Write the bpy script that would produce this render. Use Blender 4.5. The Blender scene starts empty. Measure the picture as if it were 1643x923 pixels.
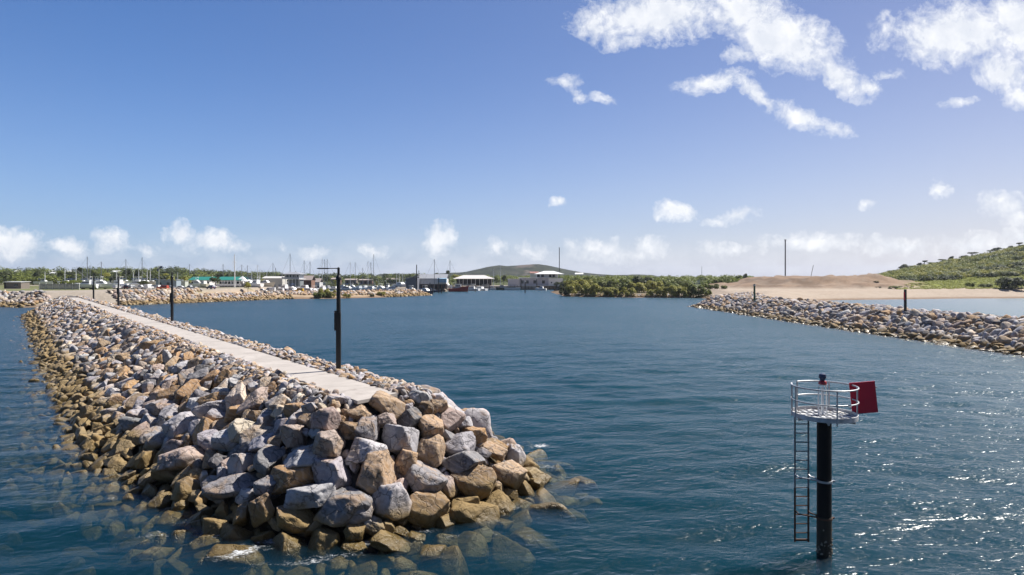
import bpy, bmesh, math, random
import numpy as np
from mathutils import Vector, Matrix, Euler, noise

random.seed(7)
rng = np.random.default_rng(7)
R = math.radians
scene = bpy.context.scene
COL = scene.collection
HZ = 443.5          # horizon row of the photograph, used to turn its measurements into metres
F = 1000.0


def at(px, py, D):
    return Vector(((px - 821.5) / F * D, D, 10 - (py - HZ) / F * D))


def gx(px, D):
    return (px - 821.5) / F * D


def tag(o, label=None, cat=None, group=None, kind=None):
    if label: o['label'] = label
    if cat: o['category'] = cat
    if group: o['group'] = group
    if kind: o['kind'] = kind
    return o


def thing(name, label, cat, loc=(0, 0, 0), rz=0, group=None):
    o = bpy.data.objects.new(name, None)
    o.empty_display_size = .2
    COL.objects.link(o)
    o.location = loc
    o.rotation_euler = (0, 0, rz)
    return tag(o, label, cat, group)


def copy_tree(o, parent=None):
    c = o.copy()
    COL.objects.link(c)
    if parent is not None: c.parent = parent
    for ch in list(o.children):
        copy_tree(ch, c)
    return c


ORD = ['zeroth', 'first', 'second', 'third', 'fourth', 'fifth', 'sixth', 'seventh', 'eighth', 'ninth', 'tenth', 'eleventh',
       'twelfth', 'thirteenth', 'fourteenth', 'fifteenth', 'sixteenth', 'seventeenth', 'eighteenth', 'nineteenth']
TENS = {2: 'twent', 3: 'thirt', 4: 'fort', 5: 'fift', 6: 'sixt', 7: 'sevent', 8: 'eight', 9: 'ninet'}


def ordinal(n):
    if n < 20: return ORD[n]
    t, u = divmod(n, 10)
    return TENS[t] + 'ieth' if u == 0 else TENS[t] + 'y-' + ORD[u]


# ---------------------------------------------------------------- mesh builder
class MB:
    def __init__(s):
        s.v = []; s.f = []

    def add(s, vs, fs):
        n = len(s.v)
        s.v += [tuple(v) for v in vs]
        s.f += [tuple(i + n for i in f) for f in fs]
        return s

    def box(s, c, size, rz=0, rx=0, ry=0):
        m = Euler((rx, ry, rz)).to_matrix()
        hx, hy, hz = size[0] / 2, size[1] / 2, size[2] / 2
        vs = [Vector(c) + m @ Vector((x * hx, y * hy, z * hz)) for z in (-1, 1) for x, y in ((-1, -1), (1, -1), (1, 1), (-1, 1))]
        return s.add(vs, [(3, 2, 1, 0), (4, 5, 6, 7), (0, 1, 5, 4), (1, 2, 6, 5), (2, 3, 7, 6), (3, 0, 4, 7)])

    def tube(s, pts, r, n=8, closed=False, r1=None):
        pts = [Vector(p) for p in pts]
        k = len(pts)
        vs = []
        for i, p in enumerate(pts):
            a = pts[(i - 1) % k] if (closed or i > 0) else p
            b = pts[(i + 1) % k] if (closed or i < k - 1) else p
            t = (b - a).normalized()
            ref = Vector((0, 0, 1)) if abs(t.z) < .9 else Vector((1, 0, 0))
            u = t.cross(ref).normalized(); w = u.cross(t)
            rr = r if r1 is None else r + (r1 - r) * i / max(1, k - 1)
            for j in range(n):
                th = 2 * math.pi * j / n
                vs.append(p + (u * math.cos(th) + w * math.sin(th)) * rr)
        fs = []
        for i in range(k if closed else k - 1):
            a, b = i * n, ((i + 1) % k) * n
            for j in range(n):
                fs.append((a + j, a + (j + 1) % n, b + (j + 1) % n, b + j))
        if not closed:
            fs.append(tuple(range(n - 1, -1, -1)))
            fs.append(tuple((k - 1) * n + j for j in range(n)))
        return s.add(vs, fs)

    def lathe(s, prof, c=(0, 0, 0), n=24):
        vs = []
        for r, z in prof:
            for j in range(n):
                th = 2 * math.pi * j / n
                vs.append((c[0] + r * math.cos(th), c[1] + r * math.sin(th), c[2] + z))
        fs = []
        for i in range(len(prof) - 1):
            for j in range(n):
                fs.append((i * n + j, i * n + (j + 1) % n, (i + 1) * n + (j + 1) % n, (i + 1) * n + j))
        fs.append(tuple(range(n - 1, -1, -1)))
        fs.append(tuple((len(prof) - 1) * n + j for j in range(n)))
        return s.add(vs, fs)

    def prism(s, poly, y0, y1, inset=None):
        """polygon in x,z extruded along y; inset(x,z) -> factor on y"""
        n = len(poly)
        k = inset or (lambda x, z: 1)
        m = (y0 + y1) / 2
        vs = [(x, m + (y0 - m) * k(x, z), z) for x, z in poly] + [(x, m + (y1 - m) * k(x, z), z) for x, z in poly]
        fs = [tuple(range(n)), tuple(range(2 * n - 1, n - 1, -1))]
        fs += [(i + n, (i + 1) % n + n, (i + 1) % n, i) for i in range(n)]
        return s.add(vs, fs)

    def mesh(s, name, mat=None, smooth=False):
        me = bpy.data.meshes.new(name)
        me.from_pydata(s.v, [], s.f)
        if smooth:
            me.polygons.foreach_set('use_smooth', [True] * len(me.polygons))
            me.set_sharp_from_angle(angle=R(42))
        if mat: me.materials.append(mat)
        me.update()
        return me

    def build(s, name, mat, parent=None, smooth=False, bevel=0):
        o = bpy.data.objects.new(name, s.mesh(name, mat, smooth))
        COL.objects.link(o)
        if parent is not None: o.parent = parent
        if bevel:
            b = o.modifiers.new('bevel', 'BEVEL'); b.width = bevel; b.segments = 2; b.limit_method = 'ANGLE'
        return o


def np_mesh(name, V, tris, mat=None, attr=None, smooth=False):
    """V (n,3); tris (m,k) all the same k; attr dict name->(n,4)"""
    me = bpy.data.meshes.new(name)
    V = np.asarray(V, np.float32); T = np.asarray(tris, np.int32)
    k = T.shape[1]
    me.vertices.add(len(V)); me.vertices.foreach_set('co', V.ravel())
    me.loops.add(T.size); me.loops.foreach_set('vertex_index', T.ravel())
    me.polygons.add(len(T))
    me.polygons.foreach_set('loop_start', np.arange(0, T.size, k, dtype=np.int32))
    me.polygons.foreach_set('loop_total', np.full(len(T), k, np.int32))
    if smooth: me.polygons.foreach_set('use_smooth', np.ones(len(T), bool))
    me.update(calc_edges=True)
    for nm, a in (attr or {}).items():
        at_ = me.attributes.new(nm, 'FLOAT_COLOR', 'POINT')
        at_.data.foreach_set('color', np.asarray(a, np.float32).ravel())
    if mat: me.materials.append(mat)
    return me


def link(name, me, parent=None):
    o = bpy.data.objects.new(name, me)
    COL.objects.link(o)
    if parent is not None: o.parent = parent
    return o


# ---------------------------------------------------------------- material helpers
class NT:
    def __init__(s, tree):
        s.t = tree; s.n = tree.nodes; s.l = tree.links

    def new(s, typ, **kw):
        nd = s.n.new(typ)
        for k, v in kw.items():
            if k.startswith('i_'):
                key = k[2:]
                key = int(key) if key.isdigit() else key.replace('_', ' ')
                s.put(nd, key, v)
            else:
                setattr(nd, k, v)
        return nd

    def put(s, nd, key, v):
        if isinstance(v, bpy.types.NodeSocket): s.l.new(v, nd.inputs[key])
        else: nd.inputs[key].default_value = v

    def math(s, op, a, b=None, clamp=False):
        nd = s.n.new('ShaderNodeMath'); nd.operation = op; nd.use_clamp = clamp
        s.put(nd, 0, a)
        if b is not None: s.put(nd, 1, b)
        return nd.outputs[0]

    def ramp(s, f, lo, hi, a=0., b=1., interp='SMOOTHSTEP'):
        nd = s.n.new('ShaderNodeMapRange'); nd.interpolation_type = interp
        s.put(nd, 0, f); s.put(nd, 1, lo); s.put(nd, 2, hi); s.put(nd, 3, a); s.put(nd, 4, b)
        return nd.outputs[0]

    def mix(s, f, a, b, mode='MIX'):
        nd = s.n.new('ShaderNodeMix'); nd.data_type = 'RGBA'; nd.blend_type = mode
        s.put(nd, 0, f)
        for i, v in ((6, a), (7, b)):
            if isinstance(v, tuple) and len(v) == 3: v = v + (1,)
            s.put(nd, i, v)
        return nd.outputs[2]

    def noise(s, vec, scale, detail=4, rough=.55, dist=0., out=0):
        nd = s.n.new('ShaderNodeTexNoise')
        if vec is not None: s.put(nd, 'Vector', vec)
        nd.inputs['Scale'].default_value = scale; nd.inputs['Detail'].default_value = detail
        nd.inputs['Roughness'].default_value = rough; nd.inputs['Distortion'].default_value = dist
        return nd.outputs[out]

    def mapping(s, vec, loc=(0, 0, 0), rot=(0, 0, 0), sc=(1, 1, 1), typ='POINT'):
        nd = s.n.new('ShaderNodeMapping'); nd.vector_type = typ
        s.put(nd, 'Vector', vec)
        nd.inputs['Location'].default_value = loc; nd.inputs['Rotation'].default_value = rot; nd.inputs['Scale'].default_value = sc
        return nd.outputs[0]

    def sepz(s, vec):
        nd = s.n.new('ShaderNodeSeparateXYZ'); s.put(nd, 0, vec); return nd.outputs


def mat_new(name):
    m = bpy.data.materials.new(name); m.use_nodes = True
    nt = NT(m.node_tree)
    return m, nt, m.node_tree.nodes['Principled BSDF'], m.node_tree.nodes['Material Output']


MATS = {}


def paint(name, col, rough=.5, metal=0., var=.12, scale=3., spec=.5, bump=0.):
    if name in MATS: return MATS[name]
    m, nt, bs, out = mat_new(name)
    pos = nt.new('ShaderNodeNewGeometry').outputs['Position']
    n = nt.noise(pos, scale, 5, .6)
    c = nt.mix(n, tuple(x * (1 - var) for x in col), tuple(min(1, x * (1 + var)) for x in col))
    nt.put(bs, 'Base Color', c)
    nt.put(bs, 'Roughness', nt.ramp(n, .3, .7, max(0, rough - .08), min(1, rough + .08)))
    bs.inputs['Metallic'].default_value = metal
    bs.inputs['Specular IOR Level'].default_value = spec
    if bump:
        b = nt.new('ShaderNodeBump', i_Strength=.5, i_Distance=bump, i_Height=nt.noise(pos, scale * 8, 4))
        nt.put(bs, 'Normal', b.outputs[0])
    MATS[name] = m
    return m


def rock_material(name, source):
    """quarried armour rock: own base tone (per object or per-vertex), iron staining, bedding veins, algae where the tide reaches"""
    m, nt, bs, out = mat_new(name)
    geo = nt.new('ShaderNodeNewGeometry'); pos = geo.outputs['Position']
    if source == 'object':
        oi = nt.new('ShaderNodeObjectInfo'); base = oi.outputs['Color']
    else:
        at_ = nt.new('ShaderNodeAttribute', attribute_name='tone'); base = at_.outputs['Color']
    big = nt.noise(pos, .9, 3, .6)
    med = nt.noise(pos, 3.2, 6, .65, .6)
    fine = nt.noise(pos, 16, 4, .7)
    wv = nt.new('ShaderNodeTexWave', wave_type='BANDS', bands_direction='DIAGONAL')
    nt.put(wv, 'Vector', pos)
    wv.inputs['Scale'].default_value = 1.5; wv.inputs['Distortion'].default_value = 9; wv.inputs['Detail'].default_value = 4
    wv.inputs['Detail Scale'].default_value = 1.2
    c = nt.mix(nt.ramp(med, .35, .66, 0, .55), base, nt.mix(.55, base, (.10, .095, .10)))
    c = nt.mix(nt.ramp(big, .52, .66, 0, .55), c, nt.mix(nt.ramp(med, .3, .7), (.40, .225, .095), (.50, .35, .20)))
    c = nt.mix(nt.math('MULTIPLY', nt.ramp(wv.outputs['Fac'], .70, .99), .2), c, (.60, .56, .53))
    c = nt.mix(nt.ramp(fine, .3, .75, 0, .45), c, nt.mix(.5, c, (.07, .065, .065)), 'MIX')
    ck = nt.new('ShaderNodeTexVoronoi', feature='DISTANCE_TO_EDGE'); ck.inputs['Scale'].default_value = 1.15
    nw = nt.new('ShaderNodeTexNoise'); nt.put(nw, 'Vector', pos); nw.inputs['Scale'].default_value = 2.4; nw.inputs['Detail'].default_value = 4
    va_ = nt.new('ShaderNodeVectorMath', operation='MULTIPLY_ADD'); nt.l.new(nw.outputs['Color'], va_.inputs[0]); va_.inputs[1].default_value = (.7, .7, .7); nt.l.new(pos, va_.inputs[2])
    nt.put(ck, 'Vector', va_.outputs[0])
    crack = nt.ramp(ck.outputs['Distance'], .006, .035, 1, 0)
    c = nt.mix(nt.math('MULTIPLY', crack, .5), c, (.045, .04, .038))
    # tide line
    z = nt.sepz(pos)[2]
    zz = nt.math('ADD', z, nt.math('MULTIPLY', nt.math('SUBTRACT', nt.noise(pos, .55, 4, .6), .5), 2.0))
    zt_ = nt.math('SUBTRACT', zz, nt.ramp(nt.sepz(pos)[0], -11, -24, 0, .55))
    tide = nt.ramp(zt_, .55, 1.35, 1, 0)
    algae = nt.mix(nt.noise(pos, 2.3, 5, .65), (.15, .095, .033), (.35, .25, .105))
    c = nt.mix(nt.math('MULTIPLY', tide, .86), c, algae)
    zw = nt.math('ADD', z, nt.math('MULTIPLY', nt.math('SUBTRACT', nt.noise(pos, 1.1, 4, .6), .5), .7))
    wet = nt.ramp(zw, .12, .62, 1, 0)
    c = nt.mix(nt.math('MULTIPLY', wet, .74), c, nt.mix(nt.noise(pos, 3, 3), (.032, .024, .007), (.15, .105, .034)))
    nt.put(bs, 'Base Color', c)
    nt.put(bs, 'Roughness', nt.ramp(wet, 0, 1, .86, .28))
    bs.inputs['Specular IOR Level'].default_value = .35
    h = nt.math('ADD', nt.math('MULTIPLY', med, .6), nt.math('MULTIPLY', fine, .3))
    h = nt.math('ADD', h, nt.math('MULTIPLY', wv.outputs['Fac'], .05))
    h = nt.math('SUBTRACT', h, nt.math('MULTIPLY', crack, .35))
    h = nt.math('ADD', h, nt.math('MULTIPLY', nt.noise(pos, 46, 3, .7), .12))
    b = nt.new('ShaderNodeBump', i_Strength=1.0, i_Distance=.085, i_Height=h)
    nt.put(bs, 'Normal', b.outputs[0])
    return m


def leaf_material(name, dark, light, attr=None):
    m, nt, bs, out = mat_new(name)
    geo = nt.new('ShaderNodeNewGeometry')
    n = nt.noise(geo.outputs['Position'], .35, 3)
    f = nt.math('ADD', nt.math('MULTIPLY', geo.outputs['Random Per Island'], .6), nt.math('MULTIPLY', n, .5), True)
    oi = nt.new('ShaderNodeObjectInfo')
    c = nt.mix(f, dark, light)
    c = nt.mix(nt.math('MULTIPLY', oi.outputs['Random'], .35), c, nt.mix(.5, c, (.16, .13, .05)))
    nt.put(bs, 'Base Color', c)
    bs.inputs['Roughness'].default_value = .6
    bs.inputs['Specular IOR Level'].default_value = .25
    tr = nt.new('ShaderNodeBsdfTranslucent'); nt.put(tr, 'Color', nt.mix(.5, c, tuple(min(1, x * 1.3) for x in light)))
    mx = nt.new('ShaderNodeMixShader', i_0=.25)
    nt.l.new(bs.outputs[0], mx.inputs[1]); nt.l.new(tr.outputs[0], mx.inputs[2])
    nt.l.new(mx.outputs[0], out.inputs[0])
    return m


# ---------------------------------------------------------------- camera, sun, sky
cam = bpy.data.cameras.new('camera')
cam.sensor_width = 36; cam.lens = 36 * F / 1643
cam.shift_y = -(461.5 - HZ) / 1643
cam.clip_start = .1; cam.clip_end = 20000
co = bpy.data.objects.new('camera', cam); COL.objects.link(co)
co.location = (0, 0, 10); co.rotation_euler = (R(90), 0, 0)
scene.camera = co

SUN_AZ = R(59)      # clockwise from the view direction (+Y)
SUN_EL = R(51)
sd = Vector((math.sin(SUN_AZ) * math.cos(SUN_EL), math.cos(SUN_AZ) * math.cos(SUN_EL), math.sin(SUN_EL)))
sl = bpy.data.lights.new('sun', 'SUN'); sl.energy = 5.0; sl.angle = R(.53); sl.color = (1, .955, .89)
so = bpy.data.objects.new('sun', sl); COL.objects.link(so)
so.rotation_euler = (-sd).to_track_quat('-Z', 'Y').to_euler()
so.location = (60, 40, 60)

w = bpy.data.worlds.new('World'); scene.world = w; w.use_nodes = True
nt = NT(w.node_tree)
for nd in list(nt.n): nt.n.remove(nd)
sky = nt.new('ShaderNodeTexSky', sky_type='NISHITA', sun_disc=False)
sky.sun_elevation = SUN_EL; sky.sun_rotation = SUN_AZ
sky.altitude = 0; sky.air_density = 1.0; sky.dust_density = .2; sky.ozone_density = 1.6
dirv = nt.new('ShaderNodeTexCoord').outputs['Generated']
sx, sy, sz = nt.sepz(dirv)
yy = nt.math('MAXIMUM', sy, .05)
u = nt.math('DIVIDE', sx, yy); v = nt.math('DIVIDE', sz, yy)
cmb = nt.new('ShaderNodeCombineXYZ'); nt.put(cmb, 0, u); nt.put(cmb, 1, v)
P = cmb.outputs[0]
# domain warp so that the cloud outlines billow
wn = nt.new('ShaderNodeTexNoise'); nt.put(wn, 'Vector', P)
wn.inputs['Scale'].default_value = 14; wn.inputs['Detail'].default_value = 5; wn.inputs['Roughness'].default_value = .6
ws = nt.new('ShaderNodeVectorMath', operation='SUBTRACT'); nt.l.new(wn.outputs['Color'], ws.inputs[0]); ws.inputs[1].default_value = (.5, .5, .5)
wm = nt.new('ShaderNodeVectorMath', operation='SCALE'); nt.l.new(ws.outputs[0], wm.inputs[0]); wm.inputs['Scale'].default_value = .05
wa = nt.new('ShaderNodeVectorMath', operation='ADD'); nt.l.new(P, wa.inputs[0]); nt.l.new(wm.outputs[0], wa.inputs[1])
PW = wa.outputs[0]
CLOUDS = [  # bearing and height of each cloud: px, py, half-width, half-height, tilt, strength
    (1060, 22, 150, 52, 4, 1.05), (955, 42, 60, 30, -12, .8), (1000, 62, 70, 20, 0, .6), (1255, 62, 125, 52, -24, 1.1), (1190, 20, 90, 40, 0, 1.0),
    (1345, 118, 75, 26, -42, .9), (1392, 138, 34, 20, -30, .8), (1192, 87, 42, 17, 8, .75), (1145, 131, 70, 20, 10, .9),
    (1212, 152, 64, 17, -42, .85), (1280, 192, 66, 20, -25, .85), (1330, 207, 48, 16, -10, .7), (908, 127, 34, 13, 0, .65),
    (930, 150, 28, 12, -40, .5), (968, 155, 24, 10, 0, .6), (1540, 55, 130, 56, 0, 1.15), (1640, 45, 90, 70, 0, 1.1), (1610, 118, 70, 34, -15, .95), (1640, 155, 48, 24, -20, .8),
    (1425, 117, 34, 12, -8, .6), (1420, 50, 40, 36, 50, .5), (1535, 165, 36, 11, 10, .55), (891, 323, 15, 11, 0, .8), (1086, 340, 44, 20, 0, .95),
    (1185, 346, 46, 15, 6, .8), (1148, 358, 28, 11, 0, .6), (1508, 306, 26, 19, -20, .7), (1393, 329, 24, 9, 0, .6), (1615, 328, 48, 26, -15, .8), (1640, 350, 40, 26, 0, .8),
    (22, 388, 66, 32, -6, 1.0), (110, 398, 46, 16, 0, .75), (180, 390, 40, 24, -20, .85), (290, 378, 34, 22, -10, .8), (340, 390, 66, 20, -6, .9), (380, 398, 30, 14, 0, .7), (235, 402, 30, 12, 0, .6),
    (705, 386, 34, 30, 0, .95), (600, 399, 28, 14, 0, .7), (510, 404, 42, 12, 0, .6), (455, 396, 20, 9, 0, .5), (795, 396, 26, 18, 0, .7), (855, 402, 36, 18, 0, .7), (963, 402, 76, 24, 0, .75),
    (1045, 398, 44, 20, 0, .75), (1305, 388, 90, 22, 0, .8), (1440, 396, 80, 20, 0, .75), (1560, 392, 90, 22, 4, .75), (1640, 385, 50, 26, 0, .8), (1160, 404, 80, 14, 0, .6)]
acc = None
for (px, py, rx, ry, rot, st) in CLOUDS:
    mp = nt.mapping(PW, ((px - 821.5) / F, (HZ - py) / F, 0), (0, 0, R(rot)), (rx / F * 1.12, ry / F * 1.2, 1), 'TEXTURE')
    g = nt.new('ShaderNodeTexGradient', gradient_type='SPHERICAL'); nt.put(g, 0, mp)
    a = nt.math('MULTIPLY', g.outputs['Fac'], st)
    acc = a if acc is None else nt.math('MAXIMUM', acc, a)
d1 = nt.noise(P, 26, 7, .62, .3)
d2 = nt.noise(P, 9, 4, .55)
d3 = nt.noise(PW, 70, 6, .65)
dens = nt.math('ADD', acc, nt.math('MULTIPLY', nt.math('SUBTRACT', d1, .52), .95))
dens = nt.math('ADD', dens, nt.math('MULTIPLY', nt.math('SUBTRACT', d2, .5), .35))
dens = nt.math('ADD', dens, nt.math('MULTIPLY', nt.math('SUBTRACT', d3, .5), 1.05))
dens = nt.math('MULTIPLY', dens, nt.ramp(acc, .0, .14))
alpha = nt.ramp(dens, .10, .70, interp='LINEAR')
# low bank of thin cloud above the horizon
lowb = nt.math('MULTIPLY', nt.ramp(v, .082, .004), nt.ramp(nt.noise(nt.mapping(PW, sc=(1, 2.2, 1)), 13, 7, .62), .36, .62))
alpha = nt.math('MAXIMUM', nt.math('MULTIPLY', alpha, .88), nt.math('MULTIPLY', lowb, .26))
alpha = nt.math('MULTIPLY', alpha, nt.ramp(sz, -.001, .006))
SKY_STR = .05
hs = nt.new('ShaderNodeHueSaturation'); nt.l.new(sky.outputs[0], hs.inputs['Color'])
hs.inputs['Saturation'].default_value = 1.0; hs.inputs['Hue'].default_value = .5; hs.inputs['Value'].default_value = 1
ccol = nt.mix(nt.ramp(d1, .35, .75), (10.9, 11.3, 12.0), (13.8, 13.8, 13.8))
skyc = nt.mix(1.0, hs.outputs[0], nt.mix(nt.ramp(sx, -.5, .6, 0, 1, 'LINEAR'), (.78, 1.10, 1.60), (1.22, 1.03, 1.15)), 'MULTIPLY')
hzn = nt.math('POWER', nt.ramp(sz, .42, -.02, 0, 1, 'LINEAR'), 2.7)
skyc = nt.mix(nt.math('MULTIPLY', hzn, nt.ramp(sy, -.3, .45, .2, .78)), skyc, nt.mix(nt.ramp(sx, -.6, .65, 0, 1, 'LINEAR'), (5.3, 6.4, 9.2), (7.7, 8.4, 10.0)))
fin = nt.mix(alpha, skyc, ccol)
fin = nt.mix(nt.ramp(sy, -.6, .25, .45, 0), fin, (0, 0, 0))  # unseen sky behind the camera dimmed to deepen shade on rock fronts
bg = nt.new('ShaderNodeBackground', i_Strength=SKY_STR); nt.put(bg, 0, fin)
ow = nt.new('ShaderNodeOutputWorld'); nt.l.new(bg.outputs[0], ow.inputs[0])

scene.view_settings.view_transform = 'Standard'
scene.view_settings.look = 'None'
scene.view_settings.gamma = 1
scene.view_settings.use_curve_mapping = False
scene.view_settings.exposure = .70
cy = scene.cycles
cy.use_denoising = True
try:
    cy.denoiser = 'OPENIMAGEDENOISE'
except Exception:
    pass
cy.max_bounces = 6; cy.diffuse_bounces = 2; cy.glossy_bounces = 3; cy.transmission_bounces = 4
cy.transparent_max_bounces = 12; cy.volume_bounces = 0
cy.sample_clamp_indirect = 6
cy.caustics_reflective = False; cy.caustics_refractive = False
# ================================================================ terrain height
def sstep(a, b, x):
    t = np.clip((x - a) / (b - a), 0, 1)
    return t * t * (3 - 2 * t)


def vnoise(x, y, s, seed=0):
    """cheap value noise, vectorised"""
    x = np.asarray(x) / s + seed * 17.3; y = np.asarray(y) / s - seed * 9.1
    xi = np.floor(x).astype(np.int64); yi = np.floor(y).astype(np.int64)
    fx = x - xi; fy = y - yi
    fx = fx * fx * (3 - 2 * fx); fy = fy * fy * (3 - 2 * fy)

    def h(i, j):
        n = (i * 374761393 + j * 668265263 + seed * 1442695) & 0x7fffffff
        n = ((n ^ (n >> 13)) * 1274126177) & 0x7fffffff
        return ((n ^ (n >> 16)) & 0xffff) / 65535.0
    return (h(xi, yi) * (1 - fx) + h(xi + 1, yi) * fx) * (1 - fy) + (h(xi, yi + 1) * (1 - fx) + h(xi + 1, yi + 1) * fx) * fy


def fbm(x, y, s, o=4, seed=0):
    r = 0; a = .5
    for i in range(o):
        r = r + a * vnoise(x, y, s / 2 ** i, seed + i); a *= .5
    return r / (1 - .5 ** o)


LAND = [(-7000, 240), (-900, 240), (-300, 212), (-169, 206), (-157, 199), (-134, 215), (-122, 236), (-102, 274), (-81, 279), (-60, 298), (-43, 326),
        (-45, 333), (-60, 331), (-85, 319), (-112, 323), (-130, 345), (-172, 440), (-205, 515), (-205, 545), (-112, 545), (-82, 470), (-79, 408), (-44, 408), (-46, 458), (-33, 463),
        (5, 466), (44, 464), (32, 440), (24, 400), (26, 312), (52, 294), (84, 290), (93, 272), (78, 236), (60, 206), (61, 170), (62, 133), (66, 60), (67, -40),
        (83, -40), (84, 60), (85, 190), (100, 235), (138, 262), (200, 280), (300, 292), (420, 300), (7000, 310), (7000, 7000), (-7000, 7000)]


def land_sd(x, y):
    """signed distance to the shoreline, positive on land"""
    x = np.asarray(x, float); y = np.asarray(y, float)
    best = np.full(x.shape, 1e18); ins = np.zeros(x.shape, bool)
    n = len(LAND)
    for i in range(n):
        ax, ay = LAND[i]; bx, by = LAND[(i + 1) % n]
        dx, dy = bx - ax, by - ay
        t = np.clip(((x - ax) * dx + (y - ay) * dy) / (dx * dx + dy * dy), 0, 1)
        best = np.minimum(best, (x - ax - t * dx) ** 2 + (y - ay - t * dy) ** 2)
        if ay != by:
            c = ((ay > y) != (by > y)) & (x < (bx - ax) * (y - ay) / (by - ay) + ax)
            ins ^= c
    d = np.sqrt(best)
    return np.where(ins, d, -d)


def mound_h(x, y):
    q = ((np.abs(x - 172) / 66) ** 2.6 + (np.abs(y - 356) / 42) ** 2.6) ** (1 / 2.6)
    top = 5.6 + 1.6 * (fbm(x, y, 16, 4, 5) - .5) + .7 * np.exp(-((x - 185) / 26) ** 2) + 3.2 * (vnoise(x, y, 5.5, 9) - .5) * sstep(.55, .8, 1 - np.abs(q - .62))
    q = q + .10 * (fbm(x, y, 9, 3, 15) - .5) + .05 * np.abs(vnoise(x * 1.0, y * .15, 3.5, 19) - .5)
    return top * (.42 * sstep(1.0, .8, q) + .58 * sstep(.74, .52, q))


def hill_h(x, y):
    s = sstep(296, 540, y) ** .75
    r = np.maximum(0, x - .535 * y) * .2 * s
    r = r + 3.5 * (fbm(x, y, 60, 3, 3) - .5) * sstep(0, 8, r)
    fade = sstep(700, 560, y)
    return np.minimum(r, 150) * fade


def ground_h(x, y):
    x = np.asarray(x, float); y = np.asarray(y, float)
    sd_ = land_sd(x, y)
    sd_ = sd_ + 1.2 * (fbm(x, y, 14, 3, 11) - .5)
    left = x < -100
    spit = (x >= -125) & (x < -40) & (y < 336)
    back = (((x > -155) & (x < 50)) | ((x > -230) & (x < -60) & (y > 500))) & (y > 392) & (y < 560)
    mang = (x >= 22) & (x < 100) & (y > 255) & (y < 420)
    bw = (x > 55) & (x < 92) & (y < 236)
    rightb = (x >= 85) & (y > 180)
    top = np.full(x.shape, 3.4)
    rate = np.full(x.shape, .5)
    top = np.where(left & (y < 500), 4.5, top)
    top = np.where(spit, 2.5, top)
    beach = spit & (y < 316) & (x > -104) & (x < -58)
    rate = np.where(beach, np.where(sd_ < 5, .09, .16), rate)
    top = np.where(back, 2.6, top); rate = np.where(back, 1.5, rate)
    top = np.where(mang, 1.1, top); rate = np.where(mang, .12, rate)
    top = np.where(bw, 3.3, top); rate = np.where(bw, .47, rate)
    rate = np.where(rightb & ~bw & ~mang, .16, rate)
    rate = np.where((x < -152) & (y < 240), .5, rate)
    z = np.where(sd_ > 0, np.minimum(top, sd_ * rate), np.maximum(-3.2, sd_ * .35))
    z = z + np.where(sd_ > 3, .25 * (fbm(x, y, 9, 3, 2) - .5), 0)
    land = sstep(6, 20, sd_)
    z = z + land * mound_h(x, y) + land * hill_h(x, y)
    z = z + 6 * sstep(520, 700, y) * sstep(-170, -420, x) * (.6 + .8 * fbm(x, y, 120, 2, 21))
    return z


# ---------------------------------------------------------------- ground sheet
def axis(lo, hi, f0, f1, step, grow=1.18):
    a = list(np.arange(f0, f1 + .01, step))
    s = step; x = f1
    while x < hi:
        s = min(s * grow, 400); x += s; a.append(min(x, hi))
    s = step; x = f0
    while x > lo:
        s = min(s * grow, 400); x -= s; a.insert(0, max(x, lo))
    return np.array(sorted(set(a)))


def grid_mesh(xs, ys, zf):
    X, Y = np.meshgrid(xs, ys)
    Z = zf(X, Y)
    V = np.stack([X.ravel(), Y.ravel(), Z.ravel()], 1)
    nx, ny = len(xs), len(ys)
    i = np.arange(nx - 1)[None, :] + nx * np.arange(ny - 1)[:, None]
    i = i.ravel()
    return V, np.stack([i, i + 1, i + 1 + nx, i + nx], 1)


gxs = axis(-7000, 7000, -300, 460, 2.6); gys = axis(-500, 7000, 40, 560, 2.6)
GV, GT = grid_mesh(gxs, gys, ground_h)
x, y, z = GV[:, 0], GV[:, 1], GV[:, 2]
n1 = fbm(x, y, 30, 4, 31); n2 = fbm(x, y, 6, 3, 41)
gc = np.zeros((len(GV), 3))


def lay(mask, col):
    global gc
    m = np.clip(mask, 0, 1)[:, None]
    gc = gc * (1 - m) + np.array(col)[None, :] * m


lay(np.ones(len(GV)), (.07, .085, .03))                                   # far scrub
lay((y < 520) * (x < -95), (.33, .285, .235))                              # marina gravel
lay((y < 520) * (x < -170) * sstep(.42, .6, n1 + .15 * (y > 240)), (.13, .14, .05))   # rough grass on the left
lay(((y > 246) & (y < 300) & (x < -120)) * sstep(.44, .55, n1) * .8, (.14, .16, .05))
lay(((x > -125) & (x < -30) & (y < 340)) * 1.0, (.40, .30, .20))                 # spit sand
lay(((x > -160) & (x < 60) & (y > 392) & (y < 520)) * 1.0, (.30, .25, .20))
lay(((x > 20) & (x < 110) & (y > 255) & (y < 470)) * 1.0, (.15, .12, .07))
lay(((x > 55) & (x < 92) & (y < 236)) * 1.0, (.30, .27, .24))
lay(((x > 78) & (y > 180) & (y < 345)) * 1.0, (.39, .315, .245))                 # beach and haul road
mh = mound_h(x, y)
lay(sstep(.15, 1.6, mh), (.27, .185, .125))
lay(sstep(.15, 1.6, mh) * sstep(.5, .66, n2 * .6 + n1 * .4) * .7, (.15, .105, .075))
lay(sstep(6.2, 7.4, mh) * .7, (.27, .215, .17))
gr = (x > 185) & (y > 318 + 6 * n2)
lay(gr * sstep(196, 226, x + 26 * (n1 - .5) - (y - 320) * -.2) * sstep(3.0, 1.2, mh), (.20, .225, .035))    # bright grass
hh = hill_h(x, y)
hh = hh * sstep(362, 396, y + 40 * (n1 - .5))
lay(sstep(1.5, 5, hh), (.085, .105, .028))
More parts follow.
